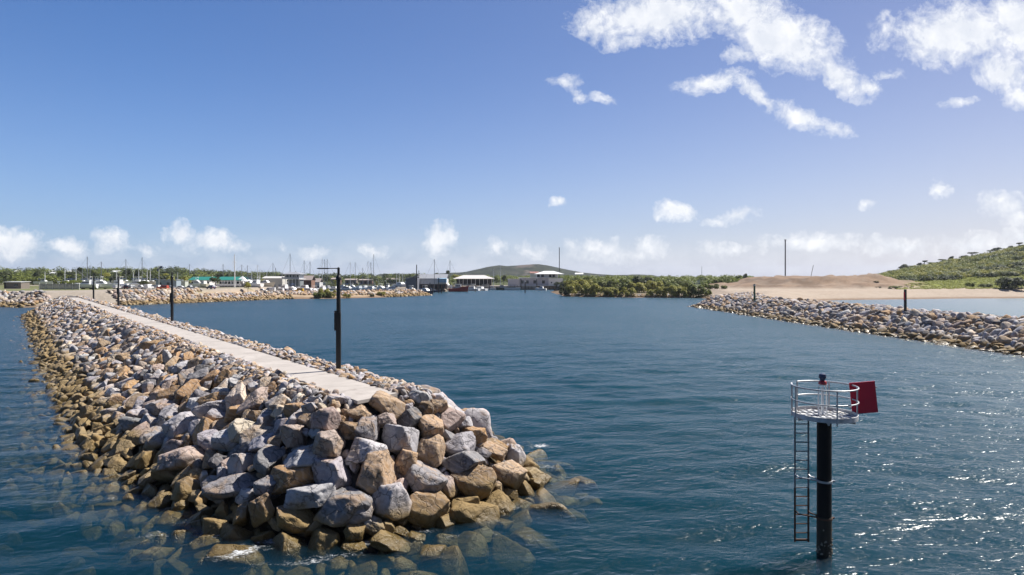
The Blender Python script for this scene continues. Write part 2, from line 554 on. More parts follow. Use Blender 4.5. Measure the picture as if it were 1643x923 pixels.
lay(sstep(1.5, 5, hh) * sstep(.5, .62, n1) * .8, (.15, .165, .045))
lay(sstep(.75, .3, z) * (z > -3.5) * .8, (.17, .105, .06))                 # wet margin
lay(sstep(-.2, -.9, z), (.035, .075, .062))                                # silty bed
GCOL = np.concatenate([gc, np.ones((len(gc), 1))], 1)
gm, nt, bs, out = mat_new('ground_material')
pos = nt.new('ShaderNodeNewGeometry').outputs['Position']
at_ = nt.new('ShaderNodeAttribute', attribute_name='zone')
n = nt.noise(pos, .8, 6, .65); nf = nt.noise(pos, .12, 5, .6)
c = nt.mix(nt.ramp(n, .3, .72, 0, .38), at_.outputs['Color'], nt.mix(.6, at_.outputs['Color'], (.05, .045, .03)))
c = nt.mix(nt.ramp(nf, .45, .7, 0, .25), c, nt.mix(.5, c, (.55, .5, .42)))
nt.put(bs, 'Base Color', c); bs.inputs['Roughness'].default_value = .95; bs.inputs['Specular IOR Level'].default_value = .15
nt.put(bs, 'Normal', nt.new('ShaderNodeBump', i_Strength=.6, i_Distance=.25, i_Height=n).outputs[0])
go = link('ground', np_mesh('ground', GV, GT, gm, {'zone': GCOL}, True)); tag(go, kind='structure')

# ---------------------------------------------------------------- far hill
xs = np.arange(-420, 460, 9.0); ys = np.arange(1750, 2350, 14.0)


def fh(X, Y):
    def b(cx, w_, h): return h * np.exp(-((X - cx) / w_) ** 2)
    pp = np.array([(690, 440), (735, 437.5), (750, 435), (765, 431.5), (780, 428.5), (800, 425.6), (812, 427.4), (825, 426.2), (845, 424.2), (862, 424.4), (880, 427), (900, 431), (915, 434), (935, 438), (980, 441)])
    crest = np.interp(X, (pp[:, 0] - 821.5) * 2.03, 10 + (HZ - pp[:, 1]) * 2.03 - 4)
    return 4 + crest * np.exp(-(np.abs(Y - 2030 - 40 * (fbm(X, Y, 120, 2, 66) - .5)) / 150) ** 1.7) + 7 * (fbm(X, Y, 60, 5, 61) - .5)


HV, HT = grid_mesh(xs, ys, fh)
hm, nt, bs, out = mat_new('far_hill_material')
pos = nt.new('ShaderNodeNewGeometry').outputs['Position']
n = nt.noise(pos, .03, 6, .7); n2_ = nt.noise(pos, .012, 5, .6, .5)
c = nt.mix(nt.ramp(n, .38, .62), (.017, .023, .013), (.046, .052, .030))
px_ = nt.sepz(pos)[0]
scar = nt.math('MULTIPLY', nt.ramp(n2_, .5, .62), nt.math('MULTIPLY', nt.ramp(px_, -10, 30), nt.ramp(px_, 110, 80)))
c = nt.mix(nt.math('MULTIPLY', scar, .8), c, (.15, .12, .10))
nt.put(bs, 'Base Color', c); bs.inputs['Roughness'].default_value = 1; bs.inputs['Specular IOR Level'].default_value = .1
nt.put(bs, 'Normal', nt.new('ShaderNodeBump', i_Strength=1, i_Distance=6, i_Height=n).outputs[0])
ho = link('hill', np_mesh('hill', HV, HT, hm, None, True)); tag(ho, kind='structure')

# ---------------------------------------------------------------- water body
def wave_z(X, Y):
    a = np.clip(1 - (np.hypot(X - 2, Y - 32) - 55) / 40, 0, 1)
    z = np.zeros_like(X)
    r2 = np.random.default_rng(3)
    for i in range(26):
        lam = 1.5 * 1.11 ** i * .9
        if lam > 9: lam = r2.uniform(1.4, 4)
        th = R(100) + r2.normal(0, .42)
        k = 2 * math.pi / lam
        z += lam * .0034 * np.sin(k * (X * math.cos(th) + Y * math.sin(th)) + r2.uniform(0, 6.28) + .8 * np.sin(.21 * X + .13 * Y + i))
    z *= .75 + .5 * vnoise(X, Y, 9, 77)
    return z * a


wxs = axis(-2600, 2600, -24, 34, .17, 1.06); wys = axis(-400, 700, 17, 66, .17, 1.06)
WV, WT = grid_mesh(wxs, wys, wave_z)
nx, ny = len(wxs), len(wys)
# close the sheet into a body of water with sides and a bottom
rim = np.concatenate([np.arange(nx), nx * np.arange(1, ny) + nx - 1, (ny - 1) * nx + np.arange(nx - 2, -1, -1), nx * np.arange(ny - 2, 0, -1)])
low = WV[rim].copy(); low[:, 2] = -3.6
base = len(WV)
k = len(rim); ii = np.arange(k); jj = (ii + 1) % k
sides = np.stack([rim[jj], rim[ii], base + ii, base + jj], 1)
WV2 = np.concatenate([WV, low, np.array([[wxs[0], wys[0], -3.6], [wxs[-1], wys[0], -3.6], [wxs[-1], wys[-1], -3.6], [wxs[0], wys[-1], -3.6]])])
b4 = base + k
WT2 = np.concatenate([WT, sides, np.array([[b4 + 3, b4 + 2, b4 + 1, b4]])])
wm_, nt, bs, out = mat_new('sea_water')
nt.n.remove(bs)
pos = nt.new('ShaderNodeNewGeometry').outputs['Position']
rp = nt.mapping(pos, rot=(0, 0, R(-10)))
gust = nt.ramp(nt.noise(nt.mapping(pos, sc=(.5, 1.2, 1)), .035, 4, .6), .3, .7, .8, 1.2)


def off(vec, d):
    nd = nt.new('ShaderNodeVectorMath', operation='ADD'); nt.l.new(vec, nd.inputs[0]); nd.inputs[1].default_value = d
    return nd.outputs[0]


def height(p):
    h = None
    for (rz_, sc_, fr_, det, amp) in WAVES:
        n_ = nt.math('MULTIPLY', nt.noise(nt.mapping(p, rot=(0, 0, R(rz_)), sc=sc_), fr_, det, .58, .35), amp)
        h = n_ if h is None else nt.math('ADD', h, n_)
    return h


lag = nt.math('MULTIPLY', nt.ramp(nt.sepz(pos)[0], 84, 92), nt.ramp(nt.sepz(pos)[1], 330, 300))
gust = nt.math('MULTIPLY', gust, nt.ramp(lag, 0, 1, 1, .22))


# slopes of the chop by finite differences, so they do not fade with distance
WAVES = [(0, (.5, 1.15, 1), .85, 3, .215), (24, (.6, 1.1, 1), 2.9, 4, .11), (-17, (.45, 1.1, 1), .27, 2, .24)]
EPS = .06
h0 = height(rp); hx_ = height(off(rp, (EPS, 0, 0))); hy_ = height(off(rp, (0, EPS, 0)))
dx_ = nt.math('MULTIPLY', nt.math('SUBTRACT', h0, hx_), nt.math('MULTIPLY', gust, 1 / EPS))
dy_ = nt.math('MULTIPLY', nt.math('SUBTRACT', h0, hy_), nt.math('MULTIPLY', gust, 1 / EPS))
cv = nt.new('ShaderNodeCombineXYZ'); nt.put(cv, 0, dx_); nt.put(cv, 1, dy_)
gn = nt.new('ShaderNodeNewGeometry').outputs['Normal']
av = nt.new('ShaderNodeVectorMath', operation='ADD'); nt.l.new(cv.outputs[0], av.inputs[0]); nt.l.new(gn, av.inputs[1])
nv = nt.new('ShaderNodeVectorMath', operation='NORMALIZE'); nt.l.new(av.outputs[0], nv.inputs[0])
bump = nv.outputs[0]
fr = nt.new('ShaderNodeFresnel', i_IOR=1.333, i_Normal=bump).outputs[0]
fr = nt.math('MULTIPLY', fr, .48)
gl = nt.new('ShaderNodeBsdfGlossy', i_Color=(1, 1, 1, 1), i_Roughness=.25, i_Normal=bump)
tr = nt.new('ShaderNodeBsdfTransparent', i_Color=(.97, .985, .98, 1))
# light scattered back by the silt in the water
silt = nt.new('ShaderNodeBsdfDiffuse', i_Normal=bump)
nt.put(silt, 0, nt.mix(nt.noise(pos, .05, 3), (.005, .055, .068), (.006, .060, .098)))
body = nt.new('ShaderNodeMixShader', i_0=.06); nt.l.new(tr.outputs[0], body.inputs[1]); nt.l.new(silt.outputs[0], body.inputs[2])
mx = nt.new('ShaderNodeMixShader'); nt.put(mx, 0, fr); nt.l.new(body.outputs[0], mx.inputs[1]); nt.l.new(gl.outputs[0], mx.inputs[2])
# foam where the swell breaks on the toe of the breakwater
FOAM = [(385, 886, 80, 18, 28, .85), (440, 868, 60, 14, 30, .8), (500, 900, 110, 12, 14, .7), (600, 868, 70, 12, 8, .75), (680, 855, 60, 12, 10, .6), (868, 716, 40, 10, 0, .8), (880, 752, 34, 18, 0, .6), (250, 858, 60, 16, 0, .55), (540, 890, 120, 9, 12, .6), (420, 905, 80, 8, 20, .55), (730, 862, 70, 9, -8, .5), (790, 858, 60, 8, -20, .5), (180, 800, 50, 10, 0, .5), (210, 826, 46, 9, 0, .5),
        (295, 838, 40, 14, -20, .6), (825, 815, 40, 14, 20, .5), (350, 860, 36, 12, 0, .6)]
acc = None
for (px, py, rx, ry, rot, st) in FOAM:
    D = 10000 / (py - HZ)
    mp = nt.mapping(pos, (gx(px, D), D, 0), (0, 0, R(rot)), (rx / F * D, ry / F * D / .4, 5), 'TEXTURE')
    g = nt.new('ShaderNodeTexGradient', gradient_type='SPHERICAL'); nt.put(g, 0, mp)
    a = nt.math('MULTIPLY', g.outputs['Fac'], st)
    acc = a if acc is None else nt.math('MAXIMUM', acc, a)
fn = nt.noise(nt.mapping(rp, sc=(.8, 1.3, 1)), 4.2, 8, .78, 1.6)
foam = nt.ramp(nt.math('ADD', acc, nt.math('MULTIPLY', nt.math('SUBTRACT', fn, .5), 2.4)), .50, .98, 0, .75)
foam = nt.math('MULTIPLY', foam, nt.ramp(acc, 0, .2))
fd = nt.new('ShaderNodeBsdfDiffuse', i_Color=(.78, .8, .8, 1))
mx2 = nt.new('ShaderNodeMixShader'); nt.put(mx2, 0, foam); nt.l.new(mx.outputs[0], mx2.inputs[1]); nt.l.new(fd.outputs[0], mx2.inputs[2])
nt.l.new(mx2.outputs[0], out.inputs['Surface'])
va = nt.new('ShaderNodeVolumeAbsorption', i_Color=(.52, .60, .47, 1), i_Density=1.2)
vs_ = nt.new('ShaderNodeVolumeScatter', i_Color=(.04, .43, 1.0, 1), i_Density=.19, i_Anisotropy=.3)
vv = nt.new('ShaderNodeAddShader'); nt.l.new(va.outputs[0], vv.inputs[0]); nt.l.new(vs_.outputs[0], vv.inputs[1])
nt.l.new(vv.outputs[0], out.inputs['Volume'])
wo = link('water', np_mesh('water', WV2, WT2, wm_, None, True)); tag(wo, kind='structure')
# ================================================================ near breakwater
AU = np.array([-.629, .777]); AN = np.array([.777, .629])      # along it (away from the tip) and across it (to the right)


def an2xy(a, n):
    return AU[0] * a + AN[0] * n, AU[1] * a + AN[1] * n


def xy2an(x, y):
    return x * AU[0] + y * AU[1], x * AN[0] + y * AN[1]


CZ = 4.5


def emb_d(a, n):
    a = np.asarray(a, float); n = np.asarray(n, float)
    runl = 4.7 + 3.0 * sstep(25, 44, a)
    dl = np.maximum(11.0 - n, 0) / runl
    dr = np.maximum(n - 15.7, 0) / 5.6
    df = np.maximum(26.2 - a, 0) / 4.9
    side = np.maximum(dl, dr); p = np.where(dl > 0, 1.15, 2.0)
    return (side ** p + df ** p) ** (1 / p)


def emb_z(a, n):
    d = emb_d(a, n)
    return np.where(d < 1, CZ * (1 - d), -(d - 1) * CZ * .26 - .24 * sstep(1.0, 1.15, d))


def emb_xy(x, y):
    a, n = xy2an(x, y)
    return emb_z(a, n)


def emb_normal(x, y, e=.35):
    gx_ = (emb_xy(x + e, y) - emb_xy(x - e, y)) / (2 * e)
    gy_ = (emb_xy(x, y + e) - emb_xy(x, y - e)) / (2 * e)
    v = np.stack([-gx_, -gy_, np.ones_like(gx_)], -1)
    return v / np.linalg.norm(v, axis=-1, keepdims=True)


def cast(px, py):
    """where the line of sight measured in the photograph meets the slope of the breakwater"""
    d = Vector(((px - 821.5) / F, 1, -(py - HZ) / F))
    t = 14.0
    while t < 220:
        p = d * t
        if 10 + p.z <= float(emb_xy(p.x, p.y)):
            break
        t += .05
    return Vector((d.x * t, t, 10 + d.z * t)), t


# core of the bank, just under the rock skin
as_ = np.concatenate([np.arange(8, 60, .7), np.arange(60, 225, 2.5)]); ns_ = np.arange(-12, 40, .7)
A, N = np.meshgrid(as_, ns_)
X, Y = an2xy(A, N)
Z = emb_z(A, N)
flat = (N > 11.6) & (N < 14.6) & (A > 25.6)
Z = np.where(flat, CZ - .12, Z - .75 + .2 * (fbm(X, Y, 2, 3, 51) - .5))
V = np.stack([X.ravel(), Y.ravel(), Z.ravel()], 1)
i = (np.arange(len(as_) - 1)[None, :] + len(as_) * np.arange(len(ns_) - 1)[:, None]).ravel()
T = np.stack([i, i + 1, i + 1 + len(as_), i + len(as_)], 1)
core_mat, nt, bs, out = mat_new('breakwater_core')
pos = nt.new('ShaderNodeNewGeometry').outputs['Position']
n = nt.noise(pos, 5, 6, .7)
zc = nt.sepz(pos)[2]
c = nt.mix(n, (.05, .045, .043), (.17, .15, .135))  # core colour darkened to stand in for shade in the rock gaps
c = nt.mix(nt.ramp(zc, .8, 1.5, .8, 0), c, nt.mix(n, (.05, .038, .014), (.16, .115, .045)))
nt.put(bs, 'Base Color', c); bs.inputs['Roughness'].default_value = .95
nt.put(bs, 'Normal', nt.new('ShaderNodeBump', i_Strength=1, i_Distance=.15, i_Height=n).outputs[0])
tag(link('breakwater_ground', np_mesh('breakwater_ground', V, T, core_mat)), kind='structure')

# concrete path along the crest
pm, nt, bs, out = mat_new('path_concrete')
tc = nt.new('ShaderNodeTexCoord').outputs['Object']
pos = nt.new('ShaderNodeNewGeometry').outputs['Position']
n = nt.noise(pos, .6, 6, .65); nf = nt.noise(pos, 14, 4, .7)
c = nt.mix(nt.ramp(n, .3, .7), (.375, .34, .305), (.455, .415, .375))
c = nt.mix(nt.ramp(nf, .45, .75, 0, .3), c, (.36, .32, .29))
st = nt.noise(nt.mapping(pos, sc=(1, 1, 1)), .22, 5, .7, 1)
c = nt.mix(nt.ramp(st, .54, .66, 0, .5), c, (.27, .235, .205))
cr = nt.new('ShaderNodeTexVoronoi', feature='DISTANCE_TO_EDGE'); nt.put(cr, 'Vector', nt.mapping(pos, sc=(.22, .22, .22))); cr.inputs['Scale'].default_value = 1.0
wob = nt.noise(pos, 2.2, 5, .7)
crk = nt.ramp(nt.math('ADD', cr.outputs['Distance'], nt.math('MULTIPLY', wob, .02)), .010, .017, 1, 0)
c = nt.mix(nt.math('MULTIPLY', crk, .55), c, (.12, .10, .09))
nt.put(bs, 'Base Color', c); bs.inputs['Roughness'].default_value = .85; bs.inputs['Specular IOR Level'].default_value = .3
nt.put(bs, 'Normal', nt.new('ShaderNodeBump', i_Strength=.3, i_Distance=.01, i_Height=nf).outputs[0])
mb = MB()
a = 26.1
while a < 196:
    b = min(a + 4.0, 196)
    jn = lambda q: 0.25 * (q - 150) / 60 if q > 150 else 0.0
    pts = []
    skew = .55 if a < 26.2 else 0
    p0 = an2xy(a - skew, 11.95); p1 = an2xy(a, 14.2); p2 = an2xy(b - .012, 14.2); p3 = an2xy(b - .012, 11.95)
    for zt in (CZ - .12, CZ + .03):
        pts += [(q[0], q[1], zt) for q in (p0, p1, p2, p3)]
    mb.add(pts, [(3, 2, 1, 0), (4, 5, 6, 7), (0, 1, 5, 4), (1, 2, 6, 5), (2, 3, 7, 6), (3, 0, 4, 7)])
    a = b
tag(mb.build('path', pm), kind='structure')

# ---------------------------------------------------------------- rock prototypes
def ico(sub):
    bm = bmesh.new(); bmesh.ops.create_icosphere(bm, subdivisions=sub, radius=1)
    V = np.array([v.co[:] for v in bm.verts]); T = np.array([[v.index for v in f.verts] for f in bm.faces])
    bm.free()
    return V, T


def rock_proto(seed, base, det):
    r = np.random.default_rng(seed)
    V, T = base
    k = r.integers(6, 10)
    nrm = r.normal(size=(k, 3)); nrm /= np.linalg.norm(nrm, axis=1, keepdims=True)
    # quarried blocks break along roughly parallel beds
    bed = r.normal(size=3) * .25 + np.array([0, 0, 1]); bed /= np.linalg.norm(bed)
    nrm = np.concatenate([nrm, [bed, -bed]])
    off = np.concatenate([r.uniform(.50, .84, k), r.uniform(.46, .68, 2)])
    k2 = r.integers(10, 18)                     # chips off the corners
    ch = r.normal(size=(k2, 3)); ch /= np.linalg.norm(ch, axis=1, keepdims=True)
    nrm = np.concatenate([nrm, ch]); off = np.concatenate([off, r.uniform(.80, .97, k2)])
    dp = V @ nrm.T
    t = np.where(dp > 1e-3, off[None, :] / np.maximum(dp, 1e-3), 9)
    ts = np.sort(t, 1)
    tm = np.minimum(ts[:, 0], 1.12)
    tm = tm - .012 * np.exp(-(ts[:, 1] - ts[:, 0]) / .03)            # knocked edges
    P = V * tm[:, None]
    if det:
        q = np.array([noise.fractal(Vector(p) * 2.1 + Vector((seed, 0, 0)), .8, 2.1, det) for p in P])
        s = np.array([noise.noise(Vector(p) * 5.3 + Vector((0, seed, 0))) for p in P])
        P = P + V * (q * .035 + np.round(s * 3) / 3 * .034)[:, None]
    ext = (P.max(0) - P.min(0)) / 2; P = (P - (P.max(0) + P.min(0)) / 2) / ext
    return P, T


I5, I4, I3, I2 = ico(5), ico(4), ico(3), ico(2)
HI = [rock_proto(100 + i, I5, 5) for i in range(26)]
MID = [rock_proto(200 + i, I4, 3) for i in range(18)]
LOW = [rock_proto(300 + i, I3, 1) for i in range(16)]
TINY = [rock_proto(400 + i, I2, 0) for i in range(12)]
rock_obj = rock_material('armour_rock', 'object')
rock_mass = rock_material('armour_rock_mass', 'attr')
HI_ME = [np_mesh('boulder', P, T, rock_obj) for P, T in HI]

TONES = {'pale grey': (.54, .515, .515), 'lilac grey': (.42, .395, .415), 'mid grey': (.25, .24, .245), 'dark grey': (.125, .12, .125),
         'tan': (.46, .32, .195), 'orange tan': (.45, .27, .125), 'cream': (.64, .535, .42), 'pinkish': (.45, .345, .29), 'brown': (.24, .155, .08)}
TN = list(TONES)
TW = np.array([.22, .15, .11, .05, .16, .09, .12, .08, .02]); TW /= TW.sum()


class Rocks:
    """collects rocks as rows and writes them out as one mesh of many stones"""
    def __init__(s): s.rows = []

    def add(s, loc, M, tone, lod, proto=None):
        s.rows.append((np.array(loc), np.array(M), np.array(tone), lod, proto))

    def mesh(s, name):
        Vs, Ts, Cs = [], [], []; n = 0
        for lod in (3, 2, 1, 0):
            bank = (TINY, LOW, MID, HI)[lod]
            for pi in range(len(bank)):
                rs = [r for j, r in enumerate(s.rows) if r[3] == lod and (r[4] if r[4] is not None else j) % len(bank) == pi]
                if not rs: continue
                P, T = bank[pi]
                L = np.array([r[0] for r in rs]); M = np.array([r[1] for r in rs]); C = np.array([r[2] for r in rs])
                V = np.einsum('kij,vj->kvi', M, P) + L[:, None, :]
                Vs.append(V.reshape(-1, 3)); m = len(rs)
                Ts.append((T[None] + (n + len(P) * np.arange(m))[:, None, None]).reshape(-1, 3))
                Cs.append(np.repeat(np.concatenate([C, np.ones((m, 1))], 1), len(P), 0))
                n += m * len(P)
        return np_mesh(name, np.concatenate(Vs), np.concatenate(Ts), rock_mass, {'tone': np.concatenate(Cs)})


def rotm(nrm, yaw, tilt, r_):
    z = Vector(nrm)
    q = Vector((0, 0, 1)).rotation_difference(z)
    e = Euler((r_.normal(0, tilt), r_.normal(0, tilt), yaw)).to_matrix()
    return np.array(q.to_matrix() @ e)


def tone_var(name, r_):
    return tuple(np.clip(np.array(TONES[name]) * r_.uniform(.82, 1.16) * (1 + r_.normal(0, .014, 3)), .02, .75))


# boulders measured in the photograph: px, py, width, height, tone
HAND = [(621, 649, 54, 34, 'tan'), (576, 661, 40, 32, 'tan'), (620, 674, 31, 24, 'pinkish'), (656, 672, 40, 35, 'dark grey'), (584, 687, 54, 36, 'mid grey'), (640, 704, 56, 43, 'lilac grey'),
        (590, 719, 68, 38, 'pale grey'), (691, 684, 42, 41, 'tan'), (724, 673, 40, 33, 'pinkish'), (681, 656, 30, 25, 'brown'), (672, 637, 38, 21, 'pale grey'), (700, 651, 34, 24, 'tan'),
        (728, 654, 38, 20, 'pale grey'), (759, 675, 35, 28, 'pinkish'), (793, 679, 30, 24, 'tan'), (758, 698, 44, 23, 'orange tan'), (784, 695, 36, 27, 'tan'), (691, 721, 51, 43, 'tan'),
        (737, 712, 53, 38, 'lilac grey'), (718, 699, 20, 16, 'mid grey'), (649, 740, 40, 36, 'tan'), (600, 757, 70, 64, 'tan'), (682, 768, 70, 54, 'mid grey'), (742, 740, 72, 35, 'mid grey'), (791, 722, 44, 28, 'tan'),
        (822, 733, 40, 40, 'pale grey'), (773, 728, 28, 20, 'dark grey'), (810, 700, 40, 26, 'pale grey'), (758, 773, 72, 44, 'brown'), (810, 761, 58, 40, 'tan'), (626, 803, 65, 58, 'lilac grey'), (574, 813, 54, 42, 'mid grey'),
        (686, 812, 68, 48, 'brown'), (759, 824, 78, 44, 'brown'), (801, 810, 54, 38, 'brown'), (712, 843, 34, 32, 'brown'), (847, 749, 34, 30, 'brown'), (845, 721, 28, 22, 'tan'), (749, 806, 45, 22, 'brown'), (626, 870, 74, 32, 'brown'),
        (693, 626, 40, 26, 'tan'), (485, 733, 60, 40, 'lilac grey'), (467, 766, 70, 37, 'orange tan'), (534, 756, 63, 40, 'lilac grey'), (525, 712, 56, 46, 'pinkish'), (497, 793, 76, 37, 'pale grey'), (552, 810, 90, 44, 'mid grey'),
        (381, 778, 95, 37, 'mid grey'), (436, 735, 48, 43, 'mid grey'), (390, 740, 42, 33, 'pale grey'), (424, 709, 48, 28, 'lilac grey'), (473, 698, 42, 36, 'pinkish'), (393, 689, 48, 34, 'cream'), (372, 704, 56, 31, 'pale grey'),
        (304, 735, 88, 38, 'pinkish'), (301, 787, 42, 42, 'brown'), (421, 815, 37, 45, 'brown'), (387, 824, 27, 36, 'brown'), (476, 830, 63, 34, 'brown'), (346, 844, 42, 36, 'brown'), (290, 809, 25, 23, 'tan'), (260, 806, 39, 30, 'brown'),
        (464, 877, 57, 42, 'brown'), (519, 870, 48, 39, 'brown'), (381, 898, 92, 44, 'brown'), (246, 893, 60, 27, 'brown'), (332, 873, 48, 30, 'brown'), (295, 864, 36, 33, 'brown'), (274, 836, 39, 27, 'brown'), (571, 851, 36, 27, 'brown'),
        (568, 879, 42, 26, 'brown'), (356, 741, 38, 24, 'dark grey'), (295, 680, 54, 37, 'pale grey'), (252, 707, 30, 27, 'pale grey'), (234, 735, 30, 27, 'orange tan'), (379, 663, 42, 23, 'orange tan'), (415, 666, 36, 18, 'brown'),
        (476, 658, 36, 27, 'orange tan'), (502, 657, 30, 23, 'lilac grey'), (525, 672, 48, 39, 'pinkish'), (455, 683, 30, 22, 'lilac grey'), (340, 706, 40, 30, 'lilac grey'), (430, 780, 40, 32, 'mid grey'), (540, 640, 30, 16, 'pale grey'),
        (560, 690, 34, 28, 'brown'), (350, 668, 36, 22, 'lilac grey'), (270, 655, 34, 22, 'pinkish'), (170, 535, 22, 16, 'cream'), (243, 556, 34, 20, 'orange tan'), (224, 665, 34, 22, 'lilac grey'), (320, 650, 34, 20, 'pale grey'), (270, 760, 46, 24, 'pale grey'),
        (715, 868, 40, 22, 'brown'), (800, 842, 44, 20, 'brown'), (858, 778, 30, 22, 'brown'), (668, 862, 30, 20, 'brown'), (450, 660, 26, 20, 'cream'), (512, 690, 30, 22, 'pale grey'), (652, 655, 18, 14, 'lilac grey')]
r_ = np.random.default_rng(11)
near = []        # dict rows: loc, M, tone, r, nrm, D
for (px, py, w_, h_, tn) in HAND:
    p, D = cast(px, py + h_ * .12)
    hx = w_ / 2 / F * D * 1.06; hz = h_ / 2 / F * D * 1.12
    nn = emb_normal(np.array(p.x), np.array(p.y))
    hy = (hx * .55 + hz * .55) * r_.uniform(.9, 1.15)
    az = math.atan2(p.x, p.y)
    e = Euler((r_.normal(-.15, .14), r_.normal(0, .13), -az + r_.normal(0, .2))).to_matrix()
    M = np.array(e) @ np.diag([hx, hy, hz])
    near.append(dict(loc=np.array(p) + nn * .12 * hz + np.array([0, 0, .02]), M=M, tn=tn, r=(hx * hy * hz) ** (1 / 3), n=nn, hand=True))

# fill: big ones first, each kept clear of its neighbours by a share of both radii
cell = {}


def key(x, y): return (int(math.floor(x / 1.1)), int(math.floor(y / 1.1)))


def free(x, y, z, r, f):
    i, j = key(x, y)
    for ii in (i - 2, i - 1, i, i + 1, i + 2):
        for jj in (j - 2, j - 1, j, j + 1, j + 2):
            for (x2, y2, z2, r2) in cell.get((ii, jj), ()):
                s = (r + r2) * f
                if (x - x2) ** 2 + (y - y2) ** 2 + (z - z2) ** 2 < s * s: return False
    return True


def occupy(x, y, z, r): cell.setdefault(key(x, y), []).append((x, y, z, r))


for q in near: occupy(*q['loc'], q['r'] * 1.05)
# lamp feet stay clear
for a in (34, 83.5, 130, 171, 212):
    x, y = an2xy(a, 15.3); occupy(x, y, CZ, .32)
mass = Rocks()


def scatter(n_try, rlo, rhi, afun, nlo, nhi, f, shape=(1.45, .95, .66), tilt=.46, dmax=1.5, test=None, sink=.05):
    a_ = afun(n_try); n_ = r_.uniform(nlo, nhi, n_try); rr = r_.uniform(rlo, rhi, n_try)
    d_ = emb_d(a_, n_); X, Y = an2xy(a_, n_); Z = emb_z(a_, n_); NN = emb_normal(X, Y)
    for k in range(n_try):
        if d_[k] > dmax: continue
        if test is not None and not test(a_[k], n_[k], d_[k]): continue
        r = rr[k]
        # the path itself stays clear
        if a_[k] > 25.4 and 11.9 - r * .2 < n_[k] < 14.25 + r * .2: continue
        if not free(X[k], Y[k], Z[k], r, f): continue
        occupy(X[k], Y[k], Z[k], r)
        tn = TN[r_.choice(len(TN), p=TW)]
        sh = np.array(shape) * r_.uniform(.82, 1.2, 3) * r
        Mx = rotm(NN[k], r_.uniform(0, 6.28), tilt, r_) @ np.diag(sh)
        near.append(dict(loc=np.array([X[k], Y[k], Z[k]]) - NN[k] * sink * r, M=Mx, tn=tn, r=r, n=NN[k], hand=False))


U = lambda lo, hi: (lambda n: r_.uniform(lo, hi, n))
ALOG = lambda n: 20 * np.exp(r_.uniform(0, math.log(205 / 20), n))
# the head and its flanks
LF = lambda a, n, d: not (n < 11 and d > .74)
scatter(4000, .62, .92, U(15, 44), 0, 28, .84, test=lambda a, n, d: d > .2 and LF(a, n, d))
scatter(30000, .38, .66, U(20, 205), -1, 27, .80, test=lambda a, n, d: d > .13 and LF(a, n, d))
scatter(32000, .26, .5, ALOG, -4, 26, .78, test=lambda a, n, d: d > .06)
# scattered toe rocks, partly drowned, wider off the left corner
scatter(2400, .3, .58, U(14, 110), -9, 26, .86, dmax=2.1, test=lambda a, n, d: d > 1.05 and (n < 15 or d < 1.5), shape=(1.3, 1.0, .62))
# small stone along both edges of the path
scatter(30000, .11, .26, lambda n: 24 * np.exp(r_.uniform(0, math.log(110 / 24), n)), 9.8, 17.2, .76, tilt=.5, test=lambda a, n, d: d < .3)
scatter(12000, .24, .4, U(80, 205), 9.8, 17.5, .78, tilt=.5, test=lambda a, n, d: d < .3)
# chinking stone in the gaps of the near slope, lower down
scatter(9000, .16, .32, U(18, 75), 1, 24, .62, tilt=.6, sink=1.5)

# the 300 boulders that show largest become objects of their own
for q in near:
    L = q['loc']; D = L[1]
    q['px'] = 821.5 + F * L[0] / D; q['py'] = HZ + F * (10 - L[2]) / D
    q['a'], q['nn'] = xy2an(L[0], L[1])
    q['size'] = q['r'] / D
    vd = -L + np.array([0, 0, 10.]); vd /= np.linalg.norm(vd)
    q['face'] = float(vd @ q['n'])
    q['seen'] = q['face'] > .12 and L[2] > -.25 and q['py'] < 915 and q['px'] > 5
cand = sorted([q for q in near if q['seen']], key=lambda q: -(q['size'] + (.004 if q['hand'] else 0)))
solo = cand[:300]
solo_ids = {id(q) for q in solo}
ZT = lambda z: 'waterline row' if z < .75 else 'lower rows' if z < 1.9 else 'middle rows' if z < 3.2 else 'top rows'


def bank_part(q):
    if q['a'] < 31: return 'front tip of the breakwater'
    if q['nn'] > 13: return 'strip right of the path'
    return 'left flank of the breakwater' if q['a'] < 45 else 'receding left flank'


def look(q):
    return 'algae-brown' if q['loc'][2] < .8 else q['tn'].replace('mid grey', 'grey') if q['tn'] != 'brown' else 'brown'


def size_word(q):
    return 'huge' if q['r'] > .88 else 'large' if q['r'] > .66 else 'medium' if q['r'] > .48 else 'small'


classes = {}
for q in solo:
    classes.setdefault((size_word(q), look(q), ZT(q['loc'][2]), bank_part(q)), []).append(q)
for (sw, lk, zt, bp), qs in classes.items():
    qs.sort(key=lambda q: q['px'])
    for i, q in enumerate(qs):
        if len(qs) == 1: q['label'] = f"only {sw} {lk} boulder in the {zt} of the {bp}"
        elif i == len(qs) - 1: q['label'] = f"rightmost {sw} {lk} boulder in the {zt} of the {bp}"
        elif i == 0: q['label'] = f"leftmost {sw} {lk} boulder in the {zt} of the {bp}"
        else: q['label'] = f"{ordinal(i + 1)} {sw} {lk} boulder from left, {zt} of the {bp}"
        if bp.startswith('strip'): q['label'] = q['label'].replace('of the strip', 'in the strip').replace('in the top rows in', 'atop')
for k, q in enumerate(solo):
    o = bpy.data.objects.new('boulder', HI_ME[k % len(HI_ME)])
    COL.objects.link(o)
    M4 = Matrix([list(q['M'][i]) + [q['loc'][i]] for i in range(3)] + [[0, 0, 0, 1]])
    o.matrix_world = M4
    o.color = tone_var(q['tn'], r_) + (1,)
    tag(o, q['label'], 'boulder', 'armour boulders on the near breakwater')
for q in near:
    if id(q) in solo_ids: continue
    D = q['loc'][1]; s = q['size'] * F
    lod = 2 if s > 10 else 1 if s > 2.6 else 0
    mass.add(q['loc'], q['M'], tone_var(q['tn'], r_), lod)
